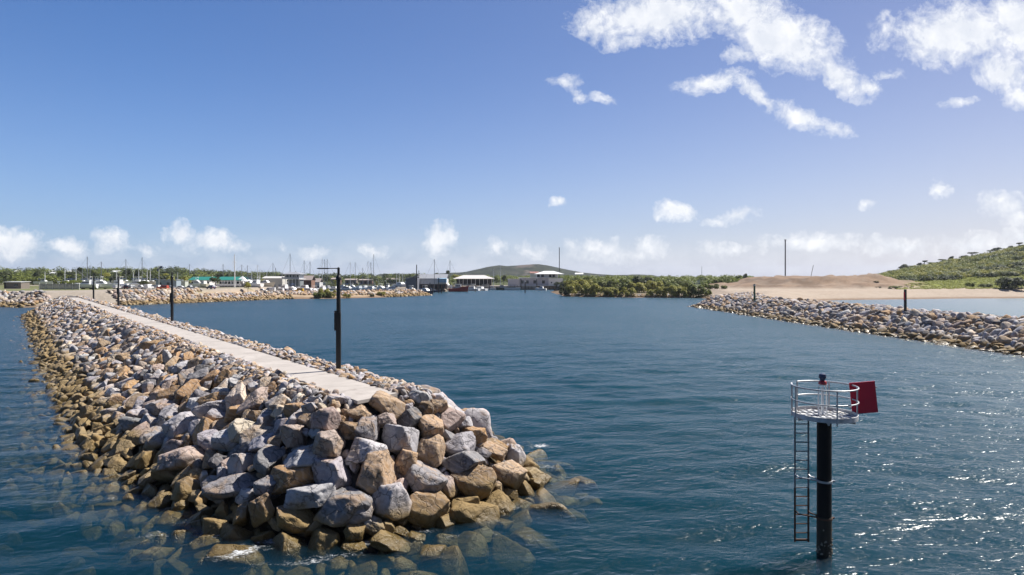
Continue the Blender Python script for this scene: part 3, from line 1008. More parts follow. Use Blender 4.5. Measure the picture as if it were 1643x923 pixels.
tag(link('riprap', mass.mesh('riprap')), 'mixed grey and tan quarry rubble packed along the near breakwater', 'rubble', kind='stuff')
print('near rocks', len(near))

# ---------------------------------------------------------------- rubble on the other shores
SANDY = np.array([.12, .06, .06, .04, .26, .12, .18, .12, .04])


def shore_rocks(name, label, pts_fn, n_try, rlo, rhi, f, hmin=-.6, wts=TW):
    global cell
    cell = {}
    rk = Rocks(); cnt = 0
    X, Y = pts_fn(n_try)
    Z = ground_h(X, Y); rr = r_.uniform(rlo, rhi, n_try)
    e = .8
    GX = (ground_h(X + e, Y) - ground_h(X - e, Y)) / (2 * e); GY = (ground_h(X, Y + e) - ground_h(X, Y - e)) / (2 * e)
    for k in range(n_try):
        if Z[k] < hmin or not free(X[k], Y[k], Z[k], rr[k], f): continue
        occupy(X[k], Y[k], Z[k], rr[k]); cnt += 1
        nn = np.array([-GX[k], -GY[k], 1]); nn /= np.linalg.norm(nn)
        sh = np.array((1.25, .95, .72)) * r_.uniform(.8, 1.25, 3) * rr[k]
        M = rotm(nn, r_.uniform(0, 6.28), .5, r_) @ np.diag(sh)
        tn = TN[r_.choice(len(TN), p=wts)]
        rk.add((X[k], Y[k], Z[k] + rr[k] * .1), M, tone_var(tn, r_), 1 if rr[k] / Y[k] * F > 4 else 0)
    tag(link(name, rk.mesh(name)), label, 'rubble', kind='stuff')
    print(name, cnt)


def along(pts, wlo, whi):
    pts = np.array(pts, float); seg = np.diff(pts, axis=0); L = np.hypot(seg[:, 0], seg[:, 1]); cum = np.cumsum(L)

    def fn(n):
        s = r_.uniform(0, cum[-1], n); i = np.searchsorted(cum, s); t = (s - (cum[i] - L[i])) / L[i]
        w_ = r_.uniform(wlo, whi, n)
        nx_ = -seg[i, 1] / L[i]; ny_ = seg[i, 0] / L[i]
        return pts[i, 0] + seg[i, 0] * t + nx_ * w_, pts[i, 1] + seg[i, 1] * t + ny_ * w_
    return fn


def right_pts(n):
    Y = 40 * np.exp(r_.uniform(0, math.log(238 / 40), n)); X = r_.uniform(57, 92, n)
    return X, Y


shore_rocks('right_riprap', 'grey and tan rubble wall on the far side of the channel', right_pts, 60000, .36, .82, .80)
shore_rocks('marina_riprap', 'sandy coloured rubble facing the marina car park shore', along([(-134, 215), (-122, 236), (-102, 274), (-97, 277)], -1, 10), 9000, .45, .95, .78, wts=SANDY)
shore_rocks('spit_riprap', 'tan rubble capping the low spit in front of the moored boats', along([(-104, 286), (-84, 287), (-66, 303), (-60, 300), (-43, 326), (-42, 331), (-60, 331), (-85, 319), (-112, 322)], -1, 8), 7000, .5, .95, .78, wts=SANDY)
shore_rocks('shore_riprap', 'grey rubble along the shore where the breakwater meets land', along([(-330, 214), (-300, 212), (-169, 206), (-157, 199)], -1, 9), 9000, .45, .9, .8)
shore_rocks('mangrove_riprap', 'pale rubble showing between the mangrove bushes', along([(26, 312), (52, 294), (84, 290), (92, 275)], 2, 8), 1800, .35, .75, .8, hmin=-.2)
# ================================================================ materials for the built things
black = paint('black_steel', (.006, .006, .007), .45)
galv = paint('galvanised_steel', (.42, .43, .44), .45, .5, .12, 6)
white = paint('white_paint', (.84, .84, .82), .4)
offwhite = paint('off_white_panel', (.66, .65, .62), .55)
grey_roof = paint('grey_roof_sheet', (.30, .31, .33), .5)
red_paint = paint('red_board', (.62, .010, .040), .5, 0, .22, 2.2)
glass = paint('dark_glass', (.03, .04, .05), .12, spec=.8)
timber = paint('weathered_timber', (.20, .17, .145), .85, var=.3)
rust = paint('rusty_steel', (.10, .05, .03), .8, var=.4, scale=8)
pile_mat = paint('black_pile_sleeve', (.007, .007, .008), .6, spec=.2)
pile_low = paint('weedy_pile', (.030, .024, .014), .7, var=.85, scale=7, bump=.05)
navy = paint('navy_blue', (.02, .035, .09), .35)
teal_roof = paint('green_roof_sheet', (.02, .20, .155), .5)
tyre = paint('tyre_rubber', (.02, .02, .02), .8)
brickm = paint('brown_brick', (.22, .12, .08), .85, var=.25)
bluepanel = paint('pale_blue_panel', (.28, .46, .60), .6)
darkgap = paint('dark_opening', (.035, .035, .04), .9)  # near-black; on openings and recesses it paints in their shade
concrete = paint('old_concrete', (.34, .29, .24), .9, var=.25)
mastdark = paint('dark_mast', (.13, .14, .16), .5)
mastwhite = paint('pale_mast', (.62, .63, .64), .4)

# ---------------------------------------------------------------- channel beacon
BX, BY = 11.22, 22.4
t = thing('channel_beacon', 'black channel beacon pile with railed platform, ladder and red square board', 'beacon', (BX, BY, 0))
mb = MB(); mb.lathe([(.25, -3.1), (.25, 1.35)], n=40); mb.lathe([(.262, 1.35), (.262, 1.39)], n=40); low = mb.build('pile_foot', pile_low, t, True)
mb = MB(); mb.lathe([(.243, 1.39), (.243, 4.86)], n=40); mb.build('pile', pile_mat, t, True)
mb = MB()
for z, h in ((2.62, .07),): mb.lathe([(.246, z), (.272, z), (.272, z + h), (.246, z + h)], n=40)
mb.box((.30, -.05, 2.655), (.1, .06, .06)); mb.build('clamp_band', galv, t, True)
mb = MB(); mb.lathe([(.2, 1.30), (.276, 1.30), (.276, 1.36), (.2, 1.36)], n=40); mb.box((.30, -.04, 1.33), (.09, .05, .05)); mb.build('clamp_band', rust, t, True)
mb = MB(); mb.lathe([(.30, 4.84), (.34, 4.86), (.34, 4.93), (.30, 4.95)], n=32)
for k in range(6):
    a = k * math.pi / 3 + .2
    mb.box((.62 * math.cos(a), .62 * math.sin(a), 4.91), (.86, .06, .09), rz=a)
mb.build('deck_bracket', galv, t)
mb = MB()
for k in range(14):
    a = k * 2 * math.pi / 14
    mb.lathe([(.022, 5.0), (.022, 5.03)], (.93 * math.cos(a), .93 * math.sin(a), 0), 6)
mb.build('deck_bolt', rust, t)
# deck plate with a curb and grating bars
mb = MB(); mb.lathe([(1.02, 4.955), (1.085, 4.955), (1.085, 5.12), (1.06, 5.12), (1.06, 4.995), (.05, 4.995)], n=56)
deck = mb.build('platform_deck', paint('pale_deck', (.60, .59, .57), .6, .22, 5), t, True)
mb = MB()
for k in range(-4, 5):
    h = math.sqrt(1.03 ** 2 - (k * .23) ** 2)
    mb.box((k * .23, 0, 5.012), (.045, 2 * h, .03))
for k in (-2, 0, 2):
    h = math.sqrt(1.0 ** 2 - (k * .23) ** 2)
    mb.box((0, k * .23, 5.018), (2 * h, .035, .034))
mb.build('grating', galv, deck)
mb = MB(); rr_ = random.Random(12)
for k in range(11):
    a = rr_.uniform(0, 6.28); q = rr_.uniform(.3, .95)
    mb.lathe([(rr_.uniform(.03, .09), 5.035), (.02, 5.042)], (q * math.cos(a), q * math.sin(a), 0), 9)
mb.build('bird_droppings', paint('guano', (.72, .70, .64), .95, var=.2, scale=20), deck)
mb = MB()
for k in range(46):
    a = rr_.uniform(0, 6.28); zz = .05 + abs(rr_.gauss(0, .35))
    mb.lathe([(rr_.uniform(.02, .05), -.02), (.02, .03)], (.255 * math.cos(a), .255 * math.sin(a), zz), 6)
mb.build('marine_growth', paint('barnacles', (.22, .20, .15), .95, var=.5, scale=14), low)
rail = MB()
ring = lambda z, a0=-215, a1=120, r=1.085, n=44: [(r * math.cos(R(a0 + (a1 - a0) * i / n)), r * math.sin(R(a0 + (a1 - a0) * i / n)), z) for i in range(n + 1)]
MB_ = MB(); MB_.tube(ring(6.06), .028, 10); MB_.build('guard_rail', galv, t, True)
MB_ = MB(); MB_.tube(ring(5.56), .024, 10); MB_.build('guard_rail', galv, t, True)
for a in (-215, -174, -95, -12, 55, 120):
    c, s = 1.085 * math.cos(R(a)), 1.085 * math.sin(R(a))
    MB().tube([(c, s, 4.86), (c, s, 6.06)], .026, 10).build('stanchion', galv, t, True)
# hoop beside the ladder opening
c0, s0 = 1.085 * math.cos(R(-215)), 1.085 * math.sin(R(-215)); c1, s1 = 1.085 * math.cos(R(-190)), 1.085 * math.sin(R(-190))
MB().tube([(c1, s1, 4.98), (c1, s1, 5.9), (c1 * .97 + c0 * .03, s1, 6.05), (c0, s0, 6.06)], .024, 8).build('rail_hoop', galv, t, True)
# lantern on an inverted U stand
mb = MB()
for sx_ in (-.15, .15):
    mb.tube([(sx_, .12, 5.0), (sx_, .12, 5.9), (sx_ * .85, .12, 6.02), (sx_ * .4, .12, 6.08)], .024, 8)
mb.box((0, .12, 5.5), (.07, .06, 1.02)); mb.box((0, .12, 6.085), (.26, .2, .03))
stand = mb.build('lantern_stand', white, t, True)
lt = MB(); lt.lathe([(.11, 6.1), (.14, 6.1), (.14, 6.18), (.11, 6.22), (.085, 6.24)], (0, .12, 0), 24)
lan = lt.build('lantern', paint('red_lantern', (.34, .02, .02), .3), t, True)
lt = MB(); lt.lathe([(.08, 6.242), (.08, 6.28), (.125, 6.34), (.125, 6.42), (.105, 6.47), (.04, 6.49)], (0, .12, 0), 24); lt.build('solar_cap', navy, lan, True)
# red board on two arms at the right of the rail
bd = MB(); bd.box((0, 0, 0), (.88, .03, 1.13), rz=R(-6), ry=R(-6)); b = bd.build('day_board', red_paint, t); b.location = (1.47, .10, 5.62)
mb = MB(); mb.box((0, .035, .38), (.95, .03, .05), rz=R(-6)); mb.box((0, .035, -.38), (.95, .03, .05), rz=R(-6)); mb.build('board_brace', galv, b)
# ladder
lx, ly = -.67, .30
LD = thing('ladder_proxy', None, None)
bpy.data.objects.remove(LD)
up_l = MB(); lo_l = MB()
ld = MB()
for sx_ in (-.245, .245):
    ld.tube([(lx + sx_, ly, 2.3), (lx + sx_, ly, 4.98)], .034, 8)
    lo_l.tube([(lx + sx_, ly, .33), (lx + sx_, ly, 2.3)], .037, 8)
for k in range(13):
    zz = 4.62 - k * .33
    (ld if zz > 2.3 else lo_l).tube([(lx - .245, ly, zz), (lx + .245, ly, zz)], .021, 6)
lad = ld.build('ladder', paint('weathered_galvanised', (.20, .21, .22), .6, .3, .4, 9), t, True); lo_l.box((lx, ly, .40), (.52, .05, .07)); lo_l.build('lower_ladder', rust, lad, True)
for z, m_ in ((2.68, galv), (1.36, rust)):
    mb = MB(); mb.tube([(lx - .245, ly, z + .12), (lx - .2, ly - .2, z + .06), (-.26, -.1, z)], .026, 6)
    mb.tube([(lx + .245, ly, z + .12), (lx + .26, ly - .1, z + .06), (-.24, .06, z + .03)], .026, 6); mb.build('ladder_bracket', m_, lad, True)

# ---------------------------------------------------------------- lamp posts along the path
def lamp_proto():
    t = thing('street_lamp', 'tall', 'street lamp')
    MB().box((0, 0, 1.72), (.27, .27, 3.44)).build('lower_pole', black, t, bevel=.03)
    MB().tube([(0, 0, 3.44), (0, 0, 5.5)], .125, 14, r1=.112).build('upper_pole', black, t, True)
    mb = MB(); mb.lathe([(.16, 5.3), (.165, 5.34), (.15, 5.5), (.09, 5.56), (.075, 5.62), (.075, 6.02), (.03, 6.06)], n=16); mb.build('pole_cap', black, t, True)
    mb = MB(); mb.box((-.17, -.02, 2.95), (.13, .2, 1.15)); bx_ = mb.build('hinge_box', black, t, bevel=.015)
    MB().box((-.205, -.135, 3.44), (.05, .01, .05)).build('catch_plate', galv, bx_)
    mb = MB(); mb.box((-.32, 0, 5.99), (.62, .05, .05)); arm = mb.build('arm', black, t)
    mb = MB(); mb.box((-.86, 0, 5.985), (.62, .22, .07)); mb.box((-1.13, 0, 5.99), (.2, .12, .03)); mb.build('lamp_head', black, t, bevel=.02)
    MB().lathe([(.3, 0), (.3, .04), (.26, .05)], n=16).build('base_plate', galv, t)
    return t


lab = ['nearest lamp post, tall and black, standing right of the path end', 'second black lamp post along the path from the breakwater tip', 'third black lamp post along the path from the breakwater tip',
       'fourth black lamp post along the path from the breakwater tip', 'farthest black lamp post, where the path reaches the land']
lp = lamp_proto()
for k, a in enumerate((34.6, 83.5, 130, 171, 213)):
    o = lp if k == 0 else copy_tree(lp)
    x, y = an2xy(a, 15.0 if k == 0 else 15.3 if k < 4 else 16.5)
    o.location = (x, y, CZ - .03 if k < 4 else float(ground_h(np.array(x), np.array(y))) - .02)
    o.rotation_euler.z = R(8) + random.uniform(-.03, .03)
    tag(o, lab[k], 'street lamp', 'black lamp posts along the breakwater path')

# ---------------------------------------------------------------- posts and poles
def post(name, label, cat, px, D, ztop, r, mat, zbot=None, group=None, lean=0, cap=None):
    x = gx(px, D); zb = float(ground_h(np.array(x), np.array(D))) - .3 if zbot is None else zbot
    t = thing(name, label, cat, (x, D, zb), group=group)
    h = ztop - zb
    MB().tube([(0, 0, 0), (lean * h, 0, h)], r, 12, r1=r * .92).build('pole', mat, t, True)
    if cap == 'collar':
        MB().lathe([(r * 1.15, h - .5), (r * 1.25, h - .45), (r * 1.25, h - .2), (r * 1.15, h - .15)], n=12).build('collar', galv, t)
    if cap == 'head':
        MB().lathe([(r * 1.05, h), (r * 1.7, h + .05), (r * 1.7, h + .5), (r, h + .55)], n=12).build('cap', galv, t)
    if cap == 'red':
        MB().box((-r * 1.02, -r * .4, h * .72), (.05, r * 1.2, h * .34)).build('reflector', red_paint, t)
    return t


post('marker_post', 'short green marker post on the rubble of the far channel wall', 'post', 1210.5, 168, 7.9, .26, paint('green_post', (.03, .09, .045), .6), 3.4, cap='collar')
post('marker_post', 'black marker post with red strip on the rubble wall at right', 'post', 1452.5, 112, 7.65, .24, black, 3.3, cap='red')
post('light_pole', 'tall grey steel pole rising behind the earth mound', 'pole', 1260, 402, 33.2, .42, paint('grey_steel', (.20, .21, .23), .5), cap='head')
post('survey_pole', 'thin leaning stick on top of the earth mound', 'pole', 1300.5, 352, 16.3, .14, timber, lean=.22)
post('radio_mast', 'thin dark mast rising behind the white two tier building', 'mast', 897.5, 640, 39, .42, mastdark, cap='head')
post('radio_mast', 'very thin pale mast above the scrub beyond the mangroves', 'mast', 1126, 700, 21, .2, mastdark)
pil = [(694.5, 352, 4.6, .34, 'thick mooring pile just off the tip of the rubble spit'), (704, 372, 8.6, .30, 'taller mooring pile near the red trawler, left one of a pair'), (708.5, 366, 3.0, .30, 'short mooring pile between two taller piles near the red trawler'),
       (762.5, 405, 4.0, .28, 'mooring pile in open water right of the red trawler'), (842.5, 372, 6.6, .34, 'mooring pile standing alone in open water before the white building'), (771.5, 452, 6.0, .26, 'mooring pile before the left half of the open pavilion'),
       (785.5, 452, 6.0, .26, 'mooring pile before the right end of the open pavilion'), (836, 458, 8.2, .34, 'twin headed pile at the left end of the white building'), (861.5, 452, 8.0, .34, 'mooring pile beside the gangway in front of the white building'),
       (668.5, 350, 16.5, .26, 'tall thin pile behind the rubble spit near the grey shed'), (618.5, 348, 7.0, .26, 'pile behind the rubble spit among the white motor boats'), (690, 372, 6.2, .28, 'pile between the blue lean-to and the rubble spit tip')]
for (px, D, zt, r, lb) in pil:
    post('mooring_pile', lb, 'pile', px, D, zt, r, black, -3.1, 'mooring piles in the marina', cap='head' if zt > 6.5 and zt < 10 else None)

# ---------------------------------------------------------------- boats
def hull(L, B, Fb, draft=.5, sheer=.35, full=.45, stern=.85, n=14):
    mb = MB(); vs = []; prof = 5
    for i in range(n + 1):
        t = i / n
        w_ = B / 2 * (stern + (1 - stern) * min(1, t / .35))
        if t > 1 - full:
            q = (t - (1 - full)) / full
            w_ *= max(.02, (1 - q ** 2.1))
        zs = Fb * (1 + sheer * t ** 2.2)
        x0 = -L / 2 + L * t
        rk = .06 * L * max(0, (t - .6) / .4) ** 2
        for (wf, z, xr) in ((1, zs, rk), (.93, zs * .45, rk * .6), (.8, .02, rk * .15), (.45, -draft * .7, 0), (.02, -draft, 0)):
            vs.append((x0 + xr - rk * .3, w_ * wf, z))
    m = (n + 1) * prof
    vs2 = vs + [(x, -y, z) for x, y, z in vs]
    fs = []
    for i in range(n):
        for j in range(prof - 1):
            a = i * prof + j; b = a + prof
            fs.append((a, a + 1, b + 1, b)); fs.append((m + a, m + b, m + b + 1, m + a + 1))
        fs.append((i * prof, (i + 1) * prof, m + (i + 1) * prof, m + i * prof))
        fs.append((i * prof + 4, m + i * prof + 4, m + (i + 1) * prof + 4, (i + 1) * prof + 4))
    for j in range(prof - 1):
        fs.append((j, m + j, m + j + 1, j + 1))
        e = n * prof + j
        fs.append((e, e + 1, m + e + 1, m + e))
    return mb.add(vs2, fs)


def cabin(x0, x1, wy, z0, z1, slope0=.3, slope1=.6):
    return MB().prism([(x0, z0), (x1, z0), (x1 - slope1, z1), (x0 + slope0, z1)], -wy / 2, wy / 2, lambda x, z: .86 if z > (z0 + z1) / 2 else 1)


def sail_yacht(hullmat, mastmat, L, mast_h, mast_r=.13, keel=False):
    t = thing('sailing_yacht', 'x', 'yacht')
    h = hull(L, L * .3, 1.05, .6, .25, .55, .7).build('hull', hullmat, t, True)
    cabin(-L * .12, L * .2, L * .19, 1.03, 1.6).build('cabin', white, t)
    MB().box((L * .04, 0, 1.36), (L * .2, L * .186, .17)).build('cabin_window', glass, t)
    m = MB().tube([(0, 0, 0), (0, 0, mast_h)], mast_r, 8, r1=mast_r * .75)
    m.box((0, 0, mast_h * .5), (.08, mast_h * .1, .08)); m.box((0, 0, mast_h * .72), (.07, mast_h * .075, .07))
    mo = m.build('mast', mastmat, t, True); mo.location = (L * .09, 0, 1.4)
    st_ = MB().tube([(L * .40, 0, 0), (0, 0, mast_h * .98)], .022, 4).tube([(-L * .55, 0, 0), (0, 0, mast_h)], .022, 4); st_.build('stay', mastdark, mo)
    bo = MB().tube([(L * .08, 0, 2.35), (-L * .30, 0, 2.25)], .16, 8).build('boom', paint('sail_cover', (.10, .14, .26), .8), t, True)
    if keel:
        k = MB().prism([(-L * .1, -.55), (L * .1, -.55), (L * .06, -1.75), (-L * .06, -1.75)], -.12, .12).build('keel', navy, t)
        MB().box((L * .02, L * .12, -.85), (.1, .1, 1.8), rx=.25).build('cradle_leg', rust, t); MB().box((L * .02, -L * .12, -.85), (.1, .1, 1.8), rx=-.25).build('cradle_leg', rust, t)
    return t


def motor_boat(hullmat, topmat, L, fly=True):
    t = thing('motor_boat', 'x', 'motor boat')
    hull(L, L * .31, 1.35, .5, .4, .5, .9).build('hull', hullmat, t, True)
    cabin(-L * .22, L * .22, L * .24, 1.35, 2.75, .2, 1.3).build('cabin', white, t)
    MB().box((-L * .02, 0, 2.15), (L * .3, L * .238, .42)).build('window_band', glass, t)
    cabin(L * .05, L * .16, L * .2, 1.9, 2.6, .1, .8).build('windscreen', glass, t)
    if fly:
        MB().box((-L * .1, 0, 3.0), (L * .2, L * .2, .45)).build('flybridge', white, t, bevel=.08)
        tp = MB().box((-L * .1, 0, 4.5), (L * .24, L * .22, .12))
        for sx_ in (-1, 1):
            for sy_ in (-1, 1): tp.tube([(-L * .1 + sx_ * L * .1, sy_ * L * .09, 3.2), (-L * .1 + sx_ * L * .1, sy_ * L * .09, 4.45)], .04, 6)
        tp.build('canopy', topmat, t)
    return t


hull_white = paint('white_gelcoat', (.85, .85, .84), .3)
hull_cream = paint('cream_gelcoat', (.62, .57, .46), .35)
hull_navy = paint('navy_gelcoat', (.03, .05, .11), .3)
hull_blue = paint('pale_blue_gelcoat', (.30, .42, .52), .35)
blue_canvas = paint('blue_canvas', (.04, .10, .30), .8)
protos = {}


def put_yacht(hm, mm, L, px, D, mtop, rz, z, lab, grp, keel=False, rake=0):
    kk = ('y', hm.name, mm.name, L, keel)
    if kk not in protos:
        o = sail_yacht(hm, mm, L, 10.0, .105, keel); protos[kk] = o
    else:
        o = copy_tree(protos[kk])
    o.location = (gx(px, D), D, z); o.rotation_euler.z = rz
    for ch in o.children:
        if ch.name.startswith('mast'):
            need = (10 - (mtop - HZ) / F * D) - z - ch.location.z
            ch.scale = (1.75, 1.75, need / 10.0)
            ch.rotation_euler.y = rake
            lx_ = ch.location.x
            o.location.x -= lx_ * math.cos(rz); o.location.y -= lx_ * math.sin(rz)
    tag(o, lab, 'yacht', grp)
    return o


HN = {'white': hull_white, 'cream': hull_cream, 'navy': hull_navy, 'pale blue': hull_blue}
# hard-stand yachts behind the parked cars (px, mast top row, mast tone)
hard = [(72, 436, 'w'), (104, 431, 'w'), (122, 432, 'w'), (132, 433, 'd'), (140, 412, 'd'), (144.5, 426, 'd'), (162.5, 420, 'd'), (187, 433, 'w'), (202, 416, 'd'), (214, 437, 'w'), (222.5, 431, 'w'), (228, 413, 'd'), (236, 434, 'w'), (241, 433, 'w')]
for k, (px, mt, c_) in enumerate(hard):
    D = 318 + (k * 37) % 34
    hn = ['white', 'white', 'cream', 'white', 'pale blue'][k % 5]
    z = float(ground_h(np.array(gx(px, D)), np.array(float(D)))) + 1.75
    put_yacht(HN[hn], mastwhite if c_ == 'w' else mastdark, 9.0, px, D, mt, R([0, 180, 20, 160][k % 4]), z,
              f"{ordinal(k + 1)} mast from left among yachts propped ashore beyond the cars, {hn} hull, {'pale' if c_ == 'w' else 'dark'} mast", 'yachts propped on the hard stand', True)
# clubhouse basin
club = [(285, 437, 'w'), (304, 424, 'd'), (312, 433, 'd'), (358, 424, 'd'), (388, 425, 'd'), (397, 426, 'd'), (404, 434, 'w'), (413.5, 425, 'w'), (417, 433, 'w'), (428, 438, 'w'), (438, 422, 'd'), (442, 430, 'd'), (465.5, 407, 'd'), (488, 418, 'd'), (497.5, 420, 'd')]
for k, (px, mt, c_) in enumerate(club):
    D = 385 + (k * 23) % 30
    hn = ['white', 'navy', 'white', 'cream'][k % 4]
    z = float(ground_h(np.array(gx(px, D)), np.array(float(D)))) + 1.75
    put_yacht(HN[hn], mastwhite if c_ == 'w' else mastdark, 10.0, px, D, mt, R([5, 175, 30, 150][k % 4]), z,
              f"{ordinal(k + 1)} yacht from left behind the green roofed buildings, {hn} hull, {'pale' if c_ == 'w' else 'dark'} mast", 'yachts behind the clubhouse', True)
# afloat behind the spit
afl = [(512, 438, 'w'), (517, 415, 'w'), (521, 416, 'd'), (525, 416, 'd'), (562, 421, 'w'), (570, 421, 'd'), (582, 430, 'd'), (590.5, 419, 'w'), (597, 421, 'd'), (599.5, 408, 'd'), (636, 438, 'w'), (641, 438, 'w'), (646, 438, 'w'), (672, 434, 'd'), (697, 416, 'd'), (722, 418, 'd'), (792, 432, 'w'), (803, 428, 'w')]
for k, (px, mt, c_) in enumerate(afl):
    D = 446 + (k * 19) % 52 if px < 650 else (400 if px < 700 else 478 if px > 760 else 428)
    if px > 660 and px < 700: D = 392
    if 790 > px > 700: D = 436
    if px > 780: D = 462
    hn = ['white', 'white', 'navy', 'cream', 'white', 'pale blue'][k % 6]
    put_yacht(HN[hn], mastwhite if c_ == 'w' else mastdark, 9.5, px, D, mt, R([0, 170, 12, 190][k % 4]), 0,
              f"{ordinal(k + 1)} yacht from left afloat beyond the sandy spit, {hn} hull, {'pale' if c_ == 'w' else 'dark'} mast", 'yachts afloat behind the spit', rake=-.06 if px == 597 else 0)
def gz0(x, y): return float(ground_h(np.array(float(x)), np.array(float(y))))


# motor boats afloat
mots = [(508, 470, 9, 'white', 'w', 0), (536, 455, 10, 'white', 'w', 200), (557, 440, 14, 'white', 'b', 10), (576, 455, 11, 'pale blue', 'b', 170), (594, 450, 12, 'white', 'b', 185), (612, 448, 12, 'white', 'w', 5), (630, 442, 14, 'white', 'w', 180), (643, 440, 13, 'white', 'b', 0),
        (662, 372, 10, 'white', 'w', 8), (684, 362, 10, 'navy', 'w', 0), (700, 420, 11, 'white', 'w', 180), (716, 440, 11, 'white', 'w', 0), (757, 436, 12, 'white', 'w', 175), (770, 440, 12, 'white', 'w', 182), (1106, 520, 14, 'white', 'w', 0), (1122, 540, 14, 'white', 'w', 180), (868, 446, 8, 'white', 'w', 180), (907, 420, 10, 'white', 'w', 20)]
names_m = ['small white motor boat at the left end of the moored row behind the bushes', 'white motor boat moored just left of the nearest lamp post', 'big white motor boat with blue canopy right of the nearest lamp post', 'pale blue motor boat with blue canopy behind the sandy spit',
           'white motor boat with blue canopy below the tall dark masts', 'white motor boat above the left end of the spit rubble', 'white flybridge boat facing away above the spit rubble', 'long white motor boat with blue canopy left of the grey shed',
           'white motor boat in front of the grey shed gable', 'dark hulled boat just behind the tip of the rubble spit', 'white motor boat moored below the pale blue lean-to', 'white motor boat behind the red trawler stern', 'white motor boat just right of the red trawler bow', 'white motor boat before the open pavilion posts',
           'left one of two white boats glimpsed beyond the mangroves', 'right one of two white boats glimpsed beyond the mangroves', 'small white boat at the foot of the gangway by the white building', 'white boat tucked behind the dark mangrove at channel mouth']
for k, (px, D, L, hn, c_, rz) in enumerate(mots):
    kk = ('m', hn, c_, L, k % 3 != 1)
    if kk not in protos:
        o = motor_boat(HN[hn], blue_canvas if c_ == 'b' else white, L, k % 3 != 1); protos[kk] = o
    else:
        o = copy_tree(protos[kk])
    x = gx(px, D); z = max(0, float(ground_h(np.array(x), np.array(float(D)))) + .4)
    o.location = (x, D, z); o.rotation_euler.z = R(rz + (-38 if k % 2 else -22))
    tag(o, names_m[k], 'motor boat', 'motor boats in the marina')
MORE = [(516, 505, 10, 'white', 'w', 30), (527, 490, 9, 'cream', 'w', 150), (548, 500, 11, 'white', 'b', 200), (566, 495, 10, 'white', 'w', 15), (585, 500, 11, 'white', 'w', 160), (603, 485, 10, 'cream', 'b', 20), (620, 490, 11, 'white', 'w', 190), (637, 480, 12, 'white', 'w', 10), (652, 462, 11, 'white', 'w', 170), (498, 480, 9, 'white', 'b', 10)]
for k, (px, D, L, hn, c_, rz) in enumerate(MORE):
    kk = ('m', hn, c_, L, k % 3 != 1)
    if kk in protos: o = copy_tree(protos[kk])
    else: o = protos[kk] = motor_boat(HN[hn], blue_canvas if c_ == 'b' else white, L, k % 3 != 1)
    x = gx(px, D); o.location = (x, D, max(0, gz0(x, D) + .4)); o.rotation_euler.z = R(rz - 30)
    i = sorted(q[0] for q in MORE).index(px) + 1
    tag(o, f"{ordinal(i)} motor boat from left, rear row beyond the spit, {hn} hull{', blue canopy' if c_ == 'b' else ''}", 'motor boat', 'motor boats in the rear moored row')
ASH = [(317, 300, 8, 'white', 'w', 20), (327, 296, 7, 'cream', 'w', 170), (400, 318, 10, 'white', 'b', 10), (410, 312, 9, 'white', 'w', 180), (426, 330, 10, 'cream', 'w', 15), (456, 326, 9, 'white', 'w', 175), (470, 322, 10, 'white', 'b', 5), (488, 318, 9, 'white', 'w', 185), (506, 322, 9, 'white', 'w', 0), (517, 318, 8, 'white', 'b', 170)]
for k, (px, D, L, hn, c_, rz) in enumerate(ASH):
    kk = ('m', hn, c_, L, k % 3 != 1)
    if kk in protos: o = copy_tree(protos[kk])
    else: o = protos[kk] = motor_boat(HN[hn], blue_canvas if c_ == 'b' else white, L, k % 3 != 1)
    x = gx(px, D); o.location = (x, D, gz0(x, D) + .6); o.rotation_euler.z = R(rz - 25)
    i = k + 1
    tag(o, f"{ordinal(i)} trailer boat from left behind the marina rubble, {hn} hull{', blue canopy' if c_ == 'b' else ''}", 'motor boat', 'boats on trailers along the shore')
# motor boats ashore by the fence
for (px, D, L, rz, lb) in [(139, 268, 10, 178, 'white cabin cruiser ashore just right of the grey slatted fence'), (163, 270, 10, 5, 'white cabin cruiser ashore between the third and fourth lamp posts'), (189, 276, 9, 172, 'white flybridge cruiser ashore left of the parked cars'), (218, 282, 9, 186, 'white cruiser with a tall canopy ashore behind the parked cars')]:
    kk = ('m', 'white', 'w', L, True)
    o = copy_tree(protos[kk]) if kk in protos else motor_boat(hull_white, white, L, True)
    protos.setdefault(kk, o)
    o.location = (gx(px, D), D, float(ground_h(np.array(gx(px, D)), np.array(float(D)))) + .75); o.rotation_euler.z = R(rz)
    tag(o, lb, 'cabin cruiser', 'cruisers ashore by the fence')
    MB().box((-L * .2, 0, -.45), (.3, L * .2, .7)).build('support_block', timber, o); MB().box((L * .15, 0, -.45), (.3, L * .2, .7)).build('support_block', timber, o)

# red trawler
D = 408
t = thing('trawler', 'dark red fishing trawler with high bow moored in the channel', 'trawler', (gx(735.5, D), D, 0), R(-4))
rh = paint('trawler_red', (.34, .018, .024), .45, var=.25)
hull(12.6, 4.2, 2.0, .8, 1.0, .5, .85).build('hull', rh, t, True)
MB().box((0, 0, .06), (12.2, 3.5, .12)).build('waterline_stripe', black, t)
wh = cabin(-2.0, 1.8, 2.7, 2.0, 4.7, .2, .3).build('wheelhouse', paint('grey_white_cabin', (.42, .43, .45), .5), t)
for x in (-1.2, -.2, .8): MB().box((x, 0, 3.8), (.62, 2.62, .62)).build('window', glass, wh)
MB().box((-.1, 0, 4.75), (4.2, 3.0, .12)).build('wheelhouse_roof', white, t)
mb = MB(); mb.tube([(2.6, 0, 2.0), (2.6, 0, 7.5)], .11, 8); mb.tube([(2.6, 0, 6.6), (-3.4, 0, 5.2)], .07, 6); mb.build('mast', timber, t, True)
mb = MB()
for s_ in (-1.4, 1.4): mb.tube([(-3.6, s_, 1.6), (-3.6, s_, 5.4)], .1, 8)
